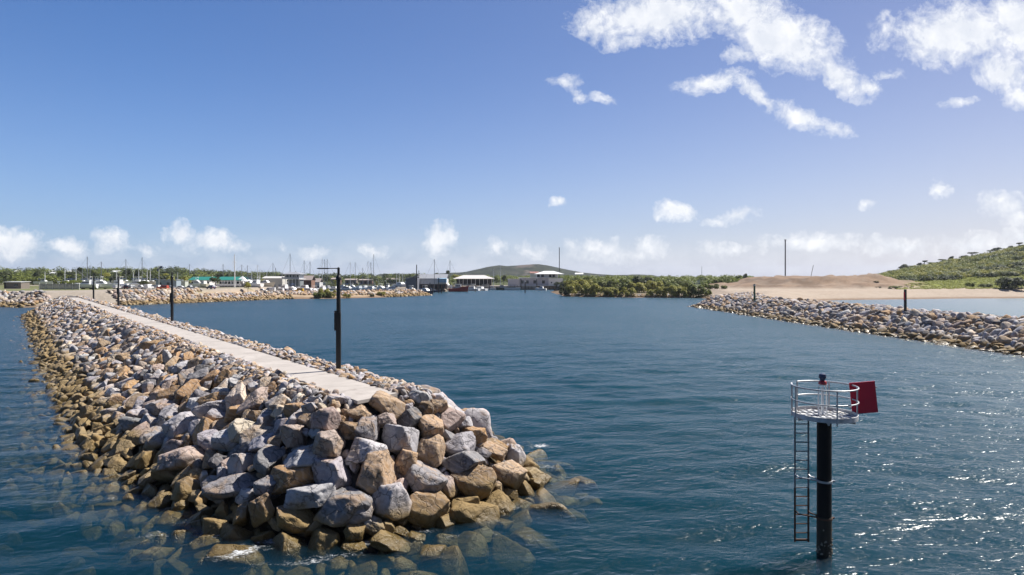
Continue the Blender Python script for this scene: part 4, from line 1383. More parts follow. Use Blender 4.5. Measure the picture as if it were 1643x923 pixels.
mb.tube([(-3.6, -1.4, 5.4), (-3.6, 1.4, 5.4)], .1, 8); mb.build('gallows_frame', timber, t, True)
mb = MB(); rr_ = random.Random(2)
for k in range(9): mb.box((rr_.uniform(1.8, 4.2), rr_.uniform(-1, 1), 2.6 + rr_.uniform(0, .9)), (.8, .7, .6), rz=rr_.uniform(0, 3))
mb.build('deck_gear', paint('ochre_gear', (.36, .28, .16), .9, var=.4), t)
mb = MB(); rl = [(-6.0, -1.6, 2.2), (-3, -1.9, 2.3), (0, -2, 2.5)]; mb.tube(rl, .04, 6); mb.build('rail', galv, t)

# long white workboat with a dark green stern
D = 455
t = thing('workboat', 'green hulled fishing boat with dark wheelhouse moored left of the long white barge', 'fishing boat', (gx(804, D), D, 0), R(183))
hull(7.2, 2.8, 1.6, .6, .4, .5, .9).build('hull', paint('dark_green_hull', (.015, .05, .045), .4), t, True)
cabin(-2.0, 1.0, 2, 1.6, 3.6, .2, .3).build('wheelhouse', paint('grey_white_cabin', (.42, .43, .45), .5), t)
MB().box((-.5, 0, 2.9), (2.2, 1.9, .55)).build('window_band', glass, t)
MB().tube([(1.4, 0, 1.8), (1.4, 0, 6.2)], .09, 8).build('mast', timber, t)
t = thing('workboat', 'long white flat workboat with dark canopy right of the green fishing boat', 'workboat', (gx(822, D), D - 1, 0), R(2))
hull(11.6, 3.4, 1.7, .5, .15, .35, .95).build('hull', hull_white, t, True)
mb = MB().box((-.5, 0, 3.6), (9.2, 3.0, .14))
for x in (-4.6, -1.5, 1.5, 3.6):
    for s_ in (-1.35, 1.35): mb.tube([(x, s_, 1.6), (x, s_, 3.6)], .05, 6)
mb.build('canopy', paint('dark_canopy', (.05, .055, .065), .7), t)
MB().box((-.4, 0, 2.0), (5, 2.2, .8)).build('deck_box', timber, t)

# gangway by the white building
D = 456
t = thing('gangway', 'pale sloping gangway going down to the small white boat', 'gangway', (gx(855, D), D, 0))
MB().box((0, 0, 2.3), (5.2, 1.2, .14), ry=R(48)).build('walkway', galv, t)
mb = MB()
for s_ in (-.55, .55): mb.tube([(-1.75, s_, 5.2), (1.75, s_, 1.4)], .05, 6)
mb.build('handrail', galv, t)
# ================================================================ cars
CARM = {}


def car_mesh(kind, colname, col):
    t = thing('parked_car', 'x', 'car')
    body = paint('car_' + colname, col, .28, .1, .03, 1, .6)
    if kind == 'suv':
        low = [(-2.25, .35), (2.25, .35), (2.28, .75), (2.1, 1.0), (1.05, 1.08), (-2.2, 1.1), (-2.3, .7)]
        cab = [(1.0, 1.07), (-2.2, 1.09), (-2.05, 1.7), (.35, 1.72)]; win = [(.86, 1.12), (-2.1, 1.14), (-2.0, 1.58), (.4, 1.6)]
    elif kind == 'ute':
        low = [(-2.55, .4), (2.5, .4), (2.52, .8), (2.3, 1.02), (1.3, 1.1), (-2.5, 1.1), (-2.6, .7)]
        cab = [(1.2, 1.09), (-.5, 1.09), (-.35, 1.72), (.6, 1.74)]; win = [(1.08, 1.14), (-.42, 1.14), (-.32, 1.6), (.62, 1.62)]
    elif kind == 'van':
        low = [(-2.4, .35), (2.3, .35), (2.35, .8), (2.0, 1.15), (-2.4, 1.15)]
        cab = [(1.95, 1.14), (-2.4, 1.14), (-2.4, 2.2), (1.0, 2.2)]; win = [(1.75, 1.25), (.2, 1.25), (.2, 1.95), (1.12, 1.95)]
    else:
        low = [(-2.2, .35), (2.2, .35), (2.22, .65), (2.0, .85), (.95, .95), (-1.7, .98), (-2.2, .85)]
        cab = [(.95, .94), (-1.65, .97), (-1.05, 1.42), (.2, 1.45)]; win = [(.8, .99), (-1.45, 1.0), (-.98, 1.34), (.18, 1.37)]
    mb = MB().prism(low, -.9, .9, lambda x, z: .9 if z < .5 else 1).prism(cab, -.84, .84, lambda x, z: .82 if z > 1.3 else 1)
    mb.build('body', body, t, bevel=.05)
    g = MB().prism(win, -.85, .85, lambda x, z: .84 if z > 1.25 else 1); g.build('window', glass, t)
    for x in (-1.4, 1.4):
        for s in (-.82, .82):
            w_ = MB().tube([(x, s - .1, .33), (x, s + .1, .33)], .33, 16).build('wheel', tyre, t)
            MB().tube([(x, s - .105, .33), (x, s + .105, .33)], .19, 12).build('rim', galv, w_)
    for s in (-.62, .62):
        MB().box((2.16, s, .72), (.14, .34, .16)).build('headlight', white, t)
        MB().box((-2.24 if kind != 'ute' else -2.5, s, .8), (.12, .26, .18)).build('tail_light', red_paint, t)
    return t


cw = (.70, .70, .69)
cars = [(189.5, 268, 'suv', 'white', cw, 80, 'white car facing the water at the left end of the parked row'), (197, 270, 'van', 'white', cw, 175, 'white van standing next to the left end of the parked row'), (205, 266, 'suv', 'black', (.02, .02, .022), 100, 'black wagon parked beside the white van'),
        (213, 268, 'suv', 'white', cw, 85, 'white wagon parked between the black wagon and a white ute'), (224.5, 268, 'ute', 'white', cw, 4, 'long white ute with dark tray parked side on'), (233.5, 270, 'suv', 'silver', (.42, .43, .44), 20, 'silver car half hidden behind the long white ute'),
        (239, 262, 'van', 'white', cw, 92, 'white van parked nose first right of the ute'), (249, 268, 'suv', 'white', cw, 170, 'white wagon parked just left of the orange car'), (261.5, 264, 'suv', 'orange', (.38, .06, .02), 176, 'orange red car, the only one in the parked row'),
        (273.5, 268, 'sedan', 'white', cw, 8, 'white sedan parked just right of the orange car'), (291, 268, 'sedan', 'white', cw, 4, 'white sedan parked just right of the second lamp post'), (305.5, 258, 'ute', 'silver', (.42, .43, .44), 176, 'silver ute parked closest to the rubble edge'),
        (338.5, 268, 'suv', 'navy', (.012, .02, .06), 150, 'dark navy wagon parked alone in front of the leafy tree'), (419.5, 292, 'ute', 'white', cw, 6, 'white ute at the left end of the second parked row'), (433.5, 296, 'van', 'white', cw, 178, 'boxy white van in the middle of the second parked row'),
        (448, 298, 'suv', 'white', cw, 172, 'white wagon right of the boxy white van'), (458, 306, 'sedan', 'grey', (.12, .12, .13), 10, 'dark grey sedan before the two storey building'), (468, 302, 'sedan', 'white', cw, 5, 'white sedan just left of the yellow car'),
        (479.5, 300, 'suv', 'yellow', (.50, .33, .02), 178, 'yellow car parked above the end of the rubble shore'), (493, 304, 'suv', 'white', cw, 170, 'white wagon just right of the yellow car'), (502, 306, 'sedan', 'white', cw, 2, 'white sedan at the right end of the second parked row')]
for (px, D, kind, cn, col, rz, lb) in cars:
    kk = (kind, cn)
    if kk in CARM: o = copy_tree(CARM[kk])
    else: o = CARM[kk] = car_mesh(kind, cn, col)
    x = gx(px, D)
    o.location = (x, D, float(ground_h(np.array(x), np.array(float(D)))) + .02); o.rotation_euler.z = R(rz)
    tag(o, lb, 'car', 'cars parked along the marina shore')

# ================================================================ buildings
def gz(x, y): return float(ground_h(np.array(float(x)), np.array(float(y))))


def gable(L, W_, ze, zr, over=.5, th=.14):
    """ridge along x"""
    mb = MB()
    for s in (-1, 1):
        hw = W_ / 2 + over
        vs = [(-L / 2 - over, s * hw, ze), (L / 2 + over, s * hw, ze), (L / 2 + over, 0, zr), (-L / 2 - over, 0, zr)]
        vs += [(x, y, z + th) for x, y, z in vs]
        mb.add(vs, [(0, 1, 2, 3), (7, 6, 5, 4), (0, 4, 5, 1), (2, 6, 7, 3), (0, 3, 7, 4), (1, 5, 6, 2)])
    return mb


def hip(L, W_, ze, zr, over=.6, ridge=.4):
    a, b, r = L / 2 + over, W_ / 2 + over, L * ridge / 2
    mb = MB()
    vs = [(-a, -b, ze), (a, -b, ze), (a, b, ze), (-a, b, ze), (-r, 0, zr), (r, 0, zr), (-a, -b, ze - .2), (a, -b, ze - .2), (a, b, ze - .2), (-a, b, ze - .2)]
    return mb.add(vs, [(0, 1, 5, 4), (1, 2, 5), (2, 3, 4, 5), (3, 0, 4), (6, 7, 1, 0), (7, 8, 2, 1), (8, 9, 3, 2), (9, 6, 0, 3), (9, 8, 7, 6)])


def windows(t, spots, y, w_, h, name='window', mat=None):
    for (x, z) in spots:
        f = MB().box((x, y, z), (w_, .12, h)).build(name, mat or glass, t)
        MB().box((x, y - .02, z - h / 2 - .06), (w_ + .2, .2, .08)).build('sill', offwhite, f)


def bld(name, lb, cat, px0, px1, D, depth, rz=0):
    L = (px1 - px0) / F * D; x = gx((px0 + px1) / 2, D); z = gz(x, D + depth / 2)
    t = thing(name, lb, cat, (x, D + depth / 2, z - .05), rz)
    return t, L, z


# hut and fence at the left
t, L, z = bld('hut', 'low grey hut with flat pale roof on the grass at far left', 'hut', 6, 34, 278, 5)
MB().box((L * .04, 0, 1.5), (L * .9, 5, 3)).build('wall', timber, t); MB().box((0, 0, 3.1), (L * 1.05, 6, .22), rx=R(2)).build('roof', paint('zinc_roof', (.5, .5, .49), .5), t)
MB().box((-L * .43, 0, 1.45), (L * .1, 5.1, 2.9)).build('dark_bay', darkgap, t); windows(t, [(L * .2, 1.7)], -2.53, 1.6, .9)
t = thing('slat_fence', 'long grey vertical slat fence on the grass left of the cruisers', 'fence', (gx(95, 258), 258, gz(gx(95, 258), 258)))
mb = MB(); Lf = 64 / F * 258
for k in range(62): mb.box((-Lf / 2 + Lf * k / 61, 0, 1.25), (.2, .06, 2.4))
mb.build('slat_panel', paint('grey_slat', (.25, .25, .255), .8, var=.2), t)
mb = MB(); mb.box((0, .06, .6), (Lf, .06, .12)); mb.box((0, .06, 2.0), (Lf, .06, .12)); mb.build('rail', timber, t)
for k in range(7): MB().box((-Lf / 2 + Lf * k / 6, -.02, 1.4), (.22, .2, 2.8)).build('post', offwhite, t)
# houses on the rise
for (px, D, w_, lb) in [(28, 660, 7, 'white roofed house on the wooded rise at far left'), (80, 670, 11, 'wide white roofed house among hill trees, left of the first dark masts'), (88, 640, 8, 'white walled house just below the wide white roof on the rise'), (111, 640, 11, 'white house with a flat wide roof above the cruisers'), (187, 650, 12, 'long white roofed house above the left end of the parked cars'), (212, 640, 9, 'white boxy house on the rise above the black wagon'), (340, 640, 6, 'tiny white house on the ridge between the green roofs'), (929, 900, 12, 'tiny white house at the foot of the far hill')]:
    x = gx(px, D); zt = 10 - (434.5 - HZ) / F * D if px < 300 else 10 - (440.5 - HZ) / F * D
    if px == 88: zt = 10 - (437 - HZ) / F * D
    if px == 929: zt = 10 - (438 - HZ) / F * D
    g = gz(x, D); h = zt - g
    t = thing('house', lb, 'house', (x, D, g - .2), group='white houses on the rise')
    W_ = w_ / F * D
    MB().box((0, 0, h * .42), (W_ * .9, 7, h * .84)).build('wall', offwhite, t)
    rf = gable(W_, 7, h * .84, h + .2, .7).build('roof', white, t)
    windows(t, [(-W_ * .25, h * .66), (W_ * .22, h * .66)], -3.53, 1.6, 1.3)

# green roofed buildings
for (p0, p1, D, lb) in [(306, 336, 322, 'low clubhouse with a green roof and shaded veranda behind the palms'), (351, 385, 314, 'green roofed clubhouse with a white balustrade beside the flag mast')]:
    t, L, z = bld('clubhouse', lb, 'building', p0, p1, D, 9)
    MB().box((0, 0, 1.75), (L * .94, 8.6, 3.5)).build('wall', offwhite, t)
    zr = 10 - (444.5 - HZ) / F * D - z
    gable(L, 9, 3.5, zr, 1.0).build('roof', teal_roof, t)
    for k in range(5): MB().box((-L * .4 + L * .2 * k, -4.36, 1.7), (L * .13, .14, 2.0)).build('veranda_opening', darkgap, t)
    if p0 == 351:
        mb = MB(); mb.box((0, -6.4, 1.25), (L * 1.25, .12, .9)); rl_ = mb.build('balustrade', white, t)
        MB().box((0, -5.4, .7), (L * 1.25, 2, .2)).build('veranda_deck', timber, t)
        mb = MB()
        for k in range(9): mb.tube([(-L * .55 + L * 1.1 * k / 8, -6.4, 0), (-L * .55 + L * 1.1 * k / 8, -6.4, 3.4)], .08, 6)
        mb.build('post', white, t)
t = thing('marquee', 'white peaked shade tent beside the green roofed clubhouse', 'tent', (gx(389, 316), 316, gz(gx(389, 316), 316)))
mb = MB(); mb.add([(-2.6, -2.6, 3), (2.6, -2.6, 3), (2.6, 2.6, 3), (-2.6, 2.6, 3), (0, 0, 5.6)], [(0, 1, 4), (1, 2, 4), (2, 3, 4), (3, 0, 4), (3, 2, 1, 0)]); mb.build('canopy', white, t)
for sx_ in (-2.4, 2.4):
    for sy_ in (-2.4, 2.4): MB().tube([(sx_, sy_, 0), (sx_, sy_, 3)], .09, 6).build('pole', white, t)
t, L, z = bld('shed', 'pale blue grey shed behind the palms left of the green roofs', 'shed', 250, 283, 310, 7)
MB().box((0, 0, 1.9), (L, 7, 3.8)).build('wall', paint('pale_blue_grey', (.27, .33, .37), .7), t); MB().box((0, 0, 3.9), (L + .6, 7.6, .2)).build('roof', grey_roof, t)
windows(t, [(-L * .3, 1.8), (L * .1, 1.8)], -3.53, 1.4, 1.4)
t, L, z = bld('kiosk', 'small pale square kiosk just right of the second lamp post', 'kiosk', 290.5, 297, 292, 3)
MB().box((0, 0, 1.6), (L, 3, 3.2)).build('wall', paint('kiosk_cream', (.5, .52, .46), .7), t); MB().box((0, 0, 3.28), (L + .4, 3.4, .16)).build('roof', offwhite, t)
# white flag mast with a yard, and flagpole with two flags
D = 306; x = gx(376.5, D)
t = thing('flag_mast', 'tall white flag mast with crosstree in front of the clubhouse', 'flag mast', (x, D, gz(x, D) - .1))
h = 10 - (408 - HZ) / F * D - gz(x, D)
MB().tube([(0, 0, 0), (0, 0, h)], .30, 12, r1=.17).build('mast', white, t, True)
MB().tube([(-1.3, 0, h * .77), (1.1, 0, h * .77)], .09, 8).build('crosstree', white, t)
MB().tube([(-.7, 0, h * .6), (-.7, 0, h * .95)], .07, 8).build('topmast', white, t)
D = 300; x = gx(255, D)
t = thing('flagpole', 'thin white flagpole flying two dark flags near the parked cars', 'flagpole', (x, D, gz(x, D) - .1))
h = 10 - (426 - HZ) / F * D - gz(x, D)
MB().tube([(0, 0, 0), (0, 0, h)], .11, 10).build('pole', mastwhite, t, True)
for (x0, z0, sx_) in ((.15, h - 1.6, 1.5), (-1.05, h - 2.8, 1.0)):
    mb = MB(); nn_ = 8; vs = []
    for i in range(nn_ + 1):
        for zz in (0, 1):
            vs.append((x0 + sx_ * i / nn_, .18 * math.sin(i * .9), z0 + zz * 1.05 + .4 * i / nn_))
    mb.add(vs, [(2 * i, 2 * i + 2, 2 * i + 3, 2 * i + 1) for i in range(nn_)])
    o = mb.build('flag', navy, t); sm = o.modifiers.new('thickness', 'SOLIDIFY'); sm.thickness = .02

# long white shed, two storey building, brick sheds
t, L, z = bld('shed', 'long low white shed left of the two storey building', 'shed', 421, 453, 372, 9)
zr = 10 - (444.6 - HZ) / F * 372 - z
MB().box((0, 0, zr * .46), (L, 9, zr * .92)).build('wall', paint('cream_wall', (.6, .57, .5), .7), t)
gable(L, 9, zr * .92, zr + .3, .3).build('roof', paint('cream_roof', (.58, .56, .52), .6), t)
for k in range(4): MB().box((-L * .36 + k * L * .24, -4.53, zr * .3), (L * .1, .1, zr * .5)).build('door', grey_roof, t)
D = 352; t, L, z = bld('two_storey_building', 'two storey white building with grey hip roof and open ground floor', 'building', 453, 480, D, 10)
zr = 10 - (436.3 - HZ) / F * D - z; ze = 10 - (439.8 - HZ) / F * D - z; zf = 10 - (447.5 - HZ) / F * D - z
MB().box((0, .6, (zf + ze) / 2), (L * .86, 8, ze - zf)).build('upper_wall', paint('white_wall', (.68, .69, .71), .6), t)
hip(L, 10, ze, zr, 1.0, .3).build('roof', grey_roof, t)
MB().box((0, -.2, zf - .1), (L * 1.05, 11, .24)).build('balcony_slab', white, t)
for k in range(6): MB().box((-L * .36 + k * L * .145, -3.46, (zf + ze) / 2 + .15), (L * .1, .14, (ze - zf) * .55)).build('window', glass, t)
mb = MB(); mb.box((0, -5.6, zf + .55), (L * 1.04, .06, .9)); mb.build('balcony_rail', paint('rail_mesh', (.36, .38, .41), .6), t)
for k in range(6): MB().tube([(-L * .5 + k * L * .2, -5.3, 0), (-L * .5 + k * L * .2, -5.3, ze)], .12, 8).build('column', white, t)
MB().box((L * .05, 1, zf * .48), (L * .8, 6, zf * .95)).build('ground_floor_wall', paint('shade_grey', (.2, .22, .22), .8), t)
for (p0, p1, D, yt, mat_, lb) in [(482, 500, 372, 442.5, brickm, 'brown brick shed just right of the two storey building'), (503, 513, 398, 447, offwhite, 'small pale shed beyond the white cars right of the brick shed'), (531, 545, 552, 446, brickm, 'small brick block behind masts left of the nearest lamp post'),
                                  (553, 572, 552, 447.5, timber, 'low timber boathouse behind the big white motor boat'), (576, 597, 552, 448, brickm, 'low brick boathouse under the pale raked masts'), (620, 640, 552, 446.5, grey_roof, 'low grey boathouse left of the lattice gabled shed')]:
    t, L, z = bld('boathouse', lb, 'shed', p0, p1, D, 7); zt = 10 - (yt - HZ) / F * D - z
    MB().box((0, 0, zt * .4), (L * .94, 7, zt * .8)).build('wall', mat_, t); gable(L, 7, zt * .8, zt, .3).build('roof', paint('faded_roof', (.36, .30, .27), .7), t)
    for k in range(3): MB().box((-L * .28 + k * L * .28, -3.53, zt * .36), (L * .17, .1, zt * .5)).build('door', darkgap, t)

# grey boat shed with lattice gable end, white flank and pale blue lean-to
D = 402; t, L, z = bld('boat_shed', 'big white boat shed with grey roof and pale blue lean-to', 'boat shed', 670, 716, D, 14)
ze = 10 - (447.2 - HZ) / F * D - z; zr = 10 - (440.2 - HZ) / F * D - z
MB().box((0, 0, (ze + 3.2) / 2), (L, 14, ze - 3.2)).build('wall', paint('white_shed_wall', (.70, .68, .66), .6), t)
gable(L, 14, ze, zr, .5).build('roof', grey_roof, t)
for k in range(8): MB().box((-L * .48 + k * L * .137, -6.8, 1.7), (.3, .3, 3.4)).build('post', brickm, t)
MB().box((0, 3, 1.6), (L * .96, 7.5, 3.2)).build('recess', darkgap, t)
lt_ = MB().box((L * .37, -8.5, ze - 1.2), (L * .3, 3.2, 2.4)).build('lean_to', bluepanel, t); MB().box((L * .37, -8.6, ze + .1), (L * .33, 3.8, .2), rx=R(4)).build('lean_to_roof', paint('sky_blue_roof', (.33, .55, .72), .5), lt_)
D = 392; t, L, z = bld('lattice_shed', 'grey lattice walled shed with sloping roof left of the white boat shed', 'shed', 651, 670, D, 12)
z1 = 10 - (441.5 - HZ) / F * D - z
mb = MB()
for k in range(13): mb.box((-L / 2 + L * k / 12, -6, z1 * .46), (.12, .12, z1 * .92))
for k in range(10): mb.box((0, -6.02, z1 * .92 * k / 9 + .05), (L, .08, .1))
mb.build('lattice_wall', paint('lattice_grey', (.22, .22, .235), .7), t)
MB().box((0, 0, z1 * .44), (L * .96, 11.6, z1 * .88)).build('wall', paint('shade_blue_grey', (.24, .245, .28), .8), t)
MB().prism([(-L / 2 - .4, z1 * .78), (L / 2 + .3, z1 * .99), (L / 2 + .3, z1 * 1.02), (-L / 2 - .4, z1 * .81)], -6.5, 6.5).build('roof', grey_roof, t)

# open pavilion on the quay
D = 490; t, L, z = bld('pavilion', 'open sided pavilion with a wide pale hipped roof on the quay', 'pavilion', 729, 790, D, 16)
ze = 10 - (447.2 - HZ) / F * D - z; zr = 10 - (441.5 - HZ) / F * D - z
hip(L, 16, ze, zr, 1.2, .56).build('roof', paint('pale_roof', (.62, .58, .55), .6), t)
for k in range(10): MB().box((-L * .48 + L * .96 * k / 9, -7.4, ze / 2), (.3, .3, ze)).build('post', offwhite, t)
MB().box((0, 4, ze * .46), (L * .94, 5, ze * .92)).build('interior_shade', darkgap, t)  # near-black block standing in for the shade inside the pavilion
mb = MB(); rr_ = random.Random(4)
for k in range(26): mb.box((rr_.uniform(-L * .46, L * .46), rr_.uniform(-6.5, -2), .7), (rr_.uniform(.8, 2), 1, rr_.uniform(.8, 1.6)))
mb.build('stored_goods', paint('mixed_goods', (.35, .33, .32), .8, var=.5, scale=.3), t)

# white two tier building on the quay
D = 484; t, L, z = bld('white_building', 'white two tier quay building with a pavilion roof on top', 'building', 833, 904, D, 14)
zt = 10 - (446.2 - HZ) / F * D - z; pxm = F / D
X = lambda px: (px - 868.5) / pxm
MB().box(((X(833) + X(880)) / 2, 0, zt / 2), (X(880) - X(833), 13, zt)).build('lower_wall', paint('pale_lilac_wall', (.46, .47, .53), .7), t)
MB().box(((X(880) + X(903)) / 2, -.3, zt * .49), (X(903) - X(880), 13.2, zt * .98)).build('end_wall', paint('bright_white_wall', (.80, .79, .77), .6), t)
MB().box(((X(832) + X(884)) / 2, -.4, zt + .16), (X(884) - X(832), 15, .3)).build('flat_roof', white, t)
for px in (838, 846, 858, 872): MB().box((X(px), -6.53, zt * .5), (2.2, .1, zt * .4)).build('window', glass, t)
pw = MB(); pw.tube([(X(885), -6.85, zt * .42), (X(885), -7.0, zt * .42)], .55, 16); pw.build('porthole', glass, t)
ze = 10 - (439.6 - HZ) / F * D - z; zr = 10 - (434.8 - HZ) / F * D - z
up = MB().box(((X(862) + X(896)) / 2, 1, (zt + ze) / 2 + .2), (X(896) - X(862), 9, ze - zt - .2)).build('upper_wall', paint('bright_white_wall', (.80, .79, .77), .6), t)
for px in (864, 871, 883, 889): MB().box((X(px), -3.55, (zt + ze) / 2 + .1), (2.1, .1, (ze - zt) * .62)).build('window', darkgap, up)
h_ = hip(X(903) - X(860), 13, ze, zr, 1.0, .36).build('upper_roof', white, t); h_.location.x = (X(860) + X(903)) / 2
for px in (861, 880, 895): MB().box((X(px), -5.6, (zt + ze) / 2), (.5, .5, ze - zt)).build('column', white, t)
D = 560; t, L, z = bld('red_roof_house', 'small grey house with reddish roof behind the white two tier building', 'house', 851, 864, D, 8)
zt = 10 - (436 - HZ) / F * D - z; MB().box((0, 0, zt * .43), (L, 8, zt * .86)).build('wall', offwhite, t); gable(L, 8, zt * .86, zt, .5).build('roof', paint('faded_red_roof', (.30, .15, .12), .7), t)
D = 480; t, L, z = bld('shed', 'low pale lilac shed between the pavilion and the white building', 'shed', 815, 833, D, 8)
MB().box((0, 0, 2.6), (L, 8, 5.2)).build('wall', paint('pale_lilac_wall', (.46, .47, .53), .7), t); MB().box((0, 0, 5.3), (L + .5, 8.6, .2)).build('roof', offwhite, t)
# quay wall
def quay(label, p0, p1, D, zt, mat_):
    x0, x1 = gx(p0, D), gx(p1, D)
    t = thing('quay_wall', label, 'quay wall', ((x0 + x1) / 2, D, 0)); L = x1 - x0
    MB().box((0, 0, (zt - 2) / 2), (L, 1.2, zt + 2)).build('wall', mat_, t); MB().box((0, -.1, zt + .1), (L, 1.6, .2)).build('coping', offwhite, t)
    mb = MB()
    for k in range(int(L / 2.6)): mb.box((-L / 2 + 1.3 + k * 2.6, -.68, zt / 2 - .2), (.25, .16, zt))
    mb.build('fender', darkgap, t)
    MB().box((0, -.66, .25), (L * .999, .1, .9)).build('waterline_band', black, t)


quay('brown rock faced quay wall below the white two tier building', 862, 903, 462.5, 2.9, paint('brown_quay', (.30, .19, .11), .9, var=.4, scale=1.2))
quay('low concrete quay wall between pavilion and moored workboats', 772, 861, 463.6, 2.7, concrete)
quay('low concrete quay wall in front of the open pavilion', 726, 771, 460.5, 2.5, concrete)

# ================================================================ vegetation
def crown(lobes, N, size, seed, up=.9):
    """leaf sprays through the volume of several uneven lobes"""
    r = np.random.default_rng(seed)
    lob = np.array(lobes, float)           # cx cy cz rx ry rz
    wgt = (lob[:, 3] * lob[:, 4] * lob[:, 5]) ** .66; wgt /= wgt.sum()
    k = r.choice(len(lob), N, p=wgt)
    d = r.normal(size=(N, 3)); d /= np.linalg.norm(d, axis=1, keepdims=True)
    d[:, 2] = np.where(r.random(N) < .7, np.abs(d[:, 2]), d[:, 2])
    rad = r.uniform(.35, 1.05, N) ** .5
    C = lob[k, :3] + d * lob[k, 3:] * rad[:, None]
    n = d + r.normal(size=(N, 3)) * .55; n[:, 2] += up; n /= np.linalg.norm(n, axis=1, keepdims=True)
    u = np.cross(n, r.normal(size=(N, 3))); u /= np.linalg.norm(u, axis=1, keepdims=True); v = np.cross(n, u)
    s = size * r.uniform(.6, 1.4, (N, 1))
    a = u * s; b = v * s * .62
    V = np.stack([C - a, C - b * .9, C + a, C + b], 1).reshape(-1, 3)
    T = np.arange(4 * N).reshape(N, 4)
    return V, T


def lobes_rand(seed, n, spread, zc, r0, r1, flat=.8):
    r = random.Random(seed); L = []
    for i in range(n):
        a = r.uniform(0, 6.28); q = spread * math.sqrt(r.random())
        rr_ = r.uniform(r0, r1)
        L.append((q * math.cos(a), q * math.sin(a), zc + r.uniform(-.5, .5) * spread * .8, rr_, rr_, rr_ * flat))
    return L


LG = {'dark': leaf_material('dark_leaves', (.018, .030, .010), (.075, .10, .03)), 'mid': leaf_material('mid_leaves', (.05, .072, .014), (.22, .255, .05)),
      'olive': leaf_material('olive_leaves', (.12, .13, .018), (.40, .38, .07)), 'pale': leaf_material('pale_leaves', (.06, .075, .02), (.19, .20, .07))}
bark = paint('bark', (.11, .085, .065), .95, var=.3, scale=6)
TP = {}


def tree_proto(tone, shape):
    if (tone, shape) in TP: return copy_tree(TP[(tone, shape)])
    t = thing('tree', 'x', 'tree')
    if shape < 3:
        lb = lobes_rand(50 + shape, 9, 2.6, 4.9, 1.1, 2.1, .75); V, T = crown(lb, 1300, .34, 70 + shape)
        th = 4.2
    elif shape == 3:      # slender, open
        lb = lobes_rand(57, 6, 1.4, 6.2, .7, 1.3, .7); V, T = crown(lb, 700, .3, 77); th = 5.6
    link('crown', np_mesh('crown', V, T, LG[tone]), t)
    mb = MB().tube([(0, 0, -.3), (.1, .05, th * .5), (0, 0, th)], .22, 8, r1=.12)
    for (x, y, z_, *_r) in lb[:5]: mb.tube([(.06, .02, th * .5), (x * .6, y * .6, z_ * .9)], .1, 6, r1=.04)
    mb.build('trunk', bark, t, True)
    TP[(tone, shape)] = t
    return t


def palm_proto():
    if 'palm' in TP: return copy_tree(TP['palm'])
    t = thing('palm_tree', 'x', 'palm')
    MB().tube([(0, 0, -.3), (.15, 0, 2.5), (.3, 0, 5.4)], .2, 8, r1=.13).build('trunk', bark, t, True)
    mb = MB(); r = random.Random(8)
    for k in range(26):
        a = r.uniform(0, 6.28); el = r.uniform(-.2, 1.1); L = r.uniform(1.9, 2.8)
        pts = []
        for i in range(6):
            s = i / 5; pts.append(Vector((.3 + math.cos(a) * L * s * math.cos(el), math.sin(a) * L * s * math.cos(el), 5.4 + L * s * math.sin(el) - 1.5 * s * s)))
        side = Vector((-math.sin(a), math.cos(a), 0))
        for i in range(5):
            w0 = .34 * (1 - abs(i / 5 - .4)); w1 = .34 * (1 - abs((i + 1) / 5 - .4)) if i < 4 else .03
            dz = Vector((0, 0, -.22))
            for sg in (-1, 1):
                mb.add([pts[i], pts[i + 1], pts[i + 1] + side * w1 * sg + dz, pts[i] + side * w0 * sg + dz], [(0, 1, 2, 3)])
    mb.build('fronds', LG['olive'], t)
    TP['palm'] = t
    return t


def plant_tree(px, D, ytop, width, tone, shape, lb, grp=None, palm=False, x=None):
    o = palm_proto() if palm else tree_proto(tone, shape)
    x = gx(px, D) if x is None else x
    g = gz(x, D); H = 10 - (ytop - HZ) / F * D - g
    o.location = (x, D, g - .05)
    base_h = 6.9 if palm else (7.2 if shape < 3 else 7.6); base_w = 5.6 if palm else (7.6 if shape < 3 else 4.4)
    sw = width / F * D / base_w
    o.scale = (sw, sw, H / base_h); o.rotation_euler.z = random.uniform(0, 6.28)
    tag(o, lb, 'palm' if palm else 'tree', grp)


TL = [(8, 400, 434, 26, 'dark', 0), (38, 420, 437, 22, 'mid', 1), (60, 430, 433, 16, 'dark', 2), (97, 440, 434, 14, 'mid', 0), (115, 430, 436, 18, 'dark', 1), (128, 440, 428, 8, 'dark', 3), (150, 430, 433, 16, 'mid', 2), (172, 440, 437, 20, 'olive', 0), (203, 430, 430, 16, 'dark', 1),
      (219, 440, 432, 14, 'dark', 2), (245, 430, 432, 15, 'mid', 0), (262, 400, 438, 14, 'olive', 1), (318, 420, 438, 12, 'dark', 0), (352, 430, 437, 14, 'dark', 1), (364, 436, 438, 10, 'dark', 2), (450, 430, 437, 14, 'dark', 0), (474, 420, 435, 12, 'dark', 2), (495, 430, 439, 16, 'mid', 1),
      (700, 560, 437, 12, 'dark', 0), (718, 540, 433, 8, 'dark', 3), (735, 560, 440, 18, 'olive', 1), (808, 545, 441, 12, 'dark', 2), (796, 540, 443, 10, 'mid', 0), (1196, 520, 438, 7, 'dark', 0), (1185, 540, 441, 9, 'mid', 1)]
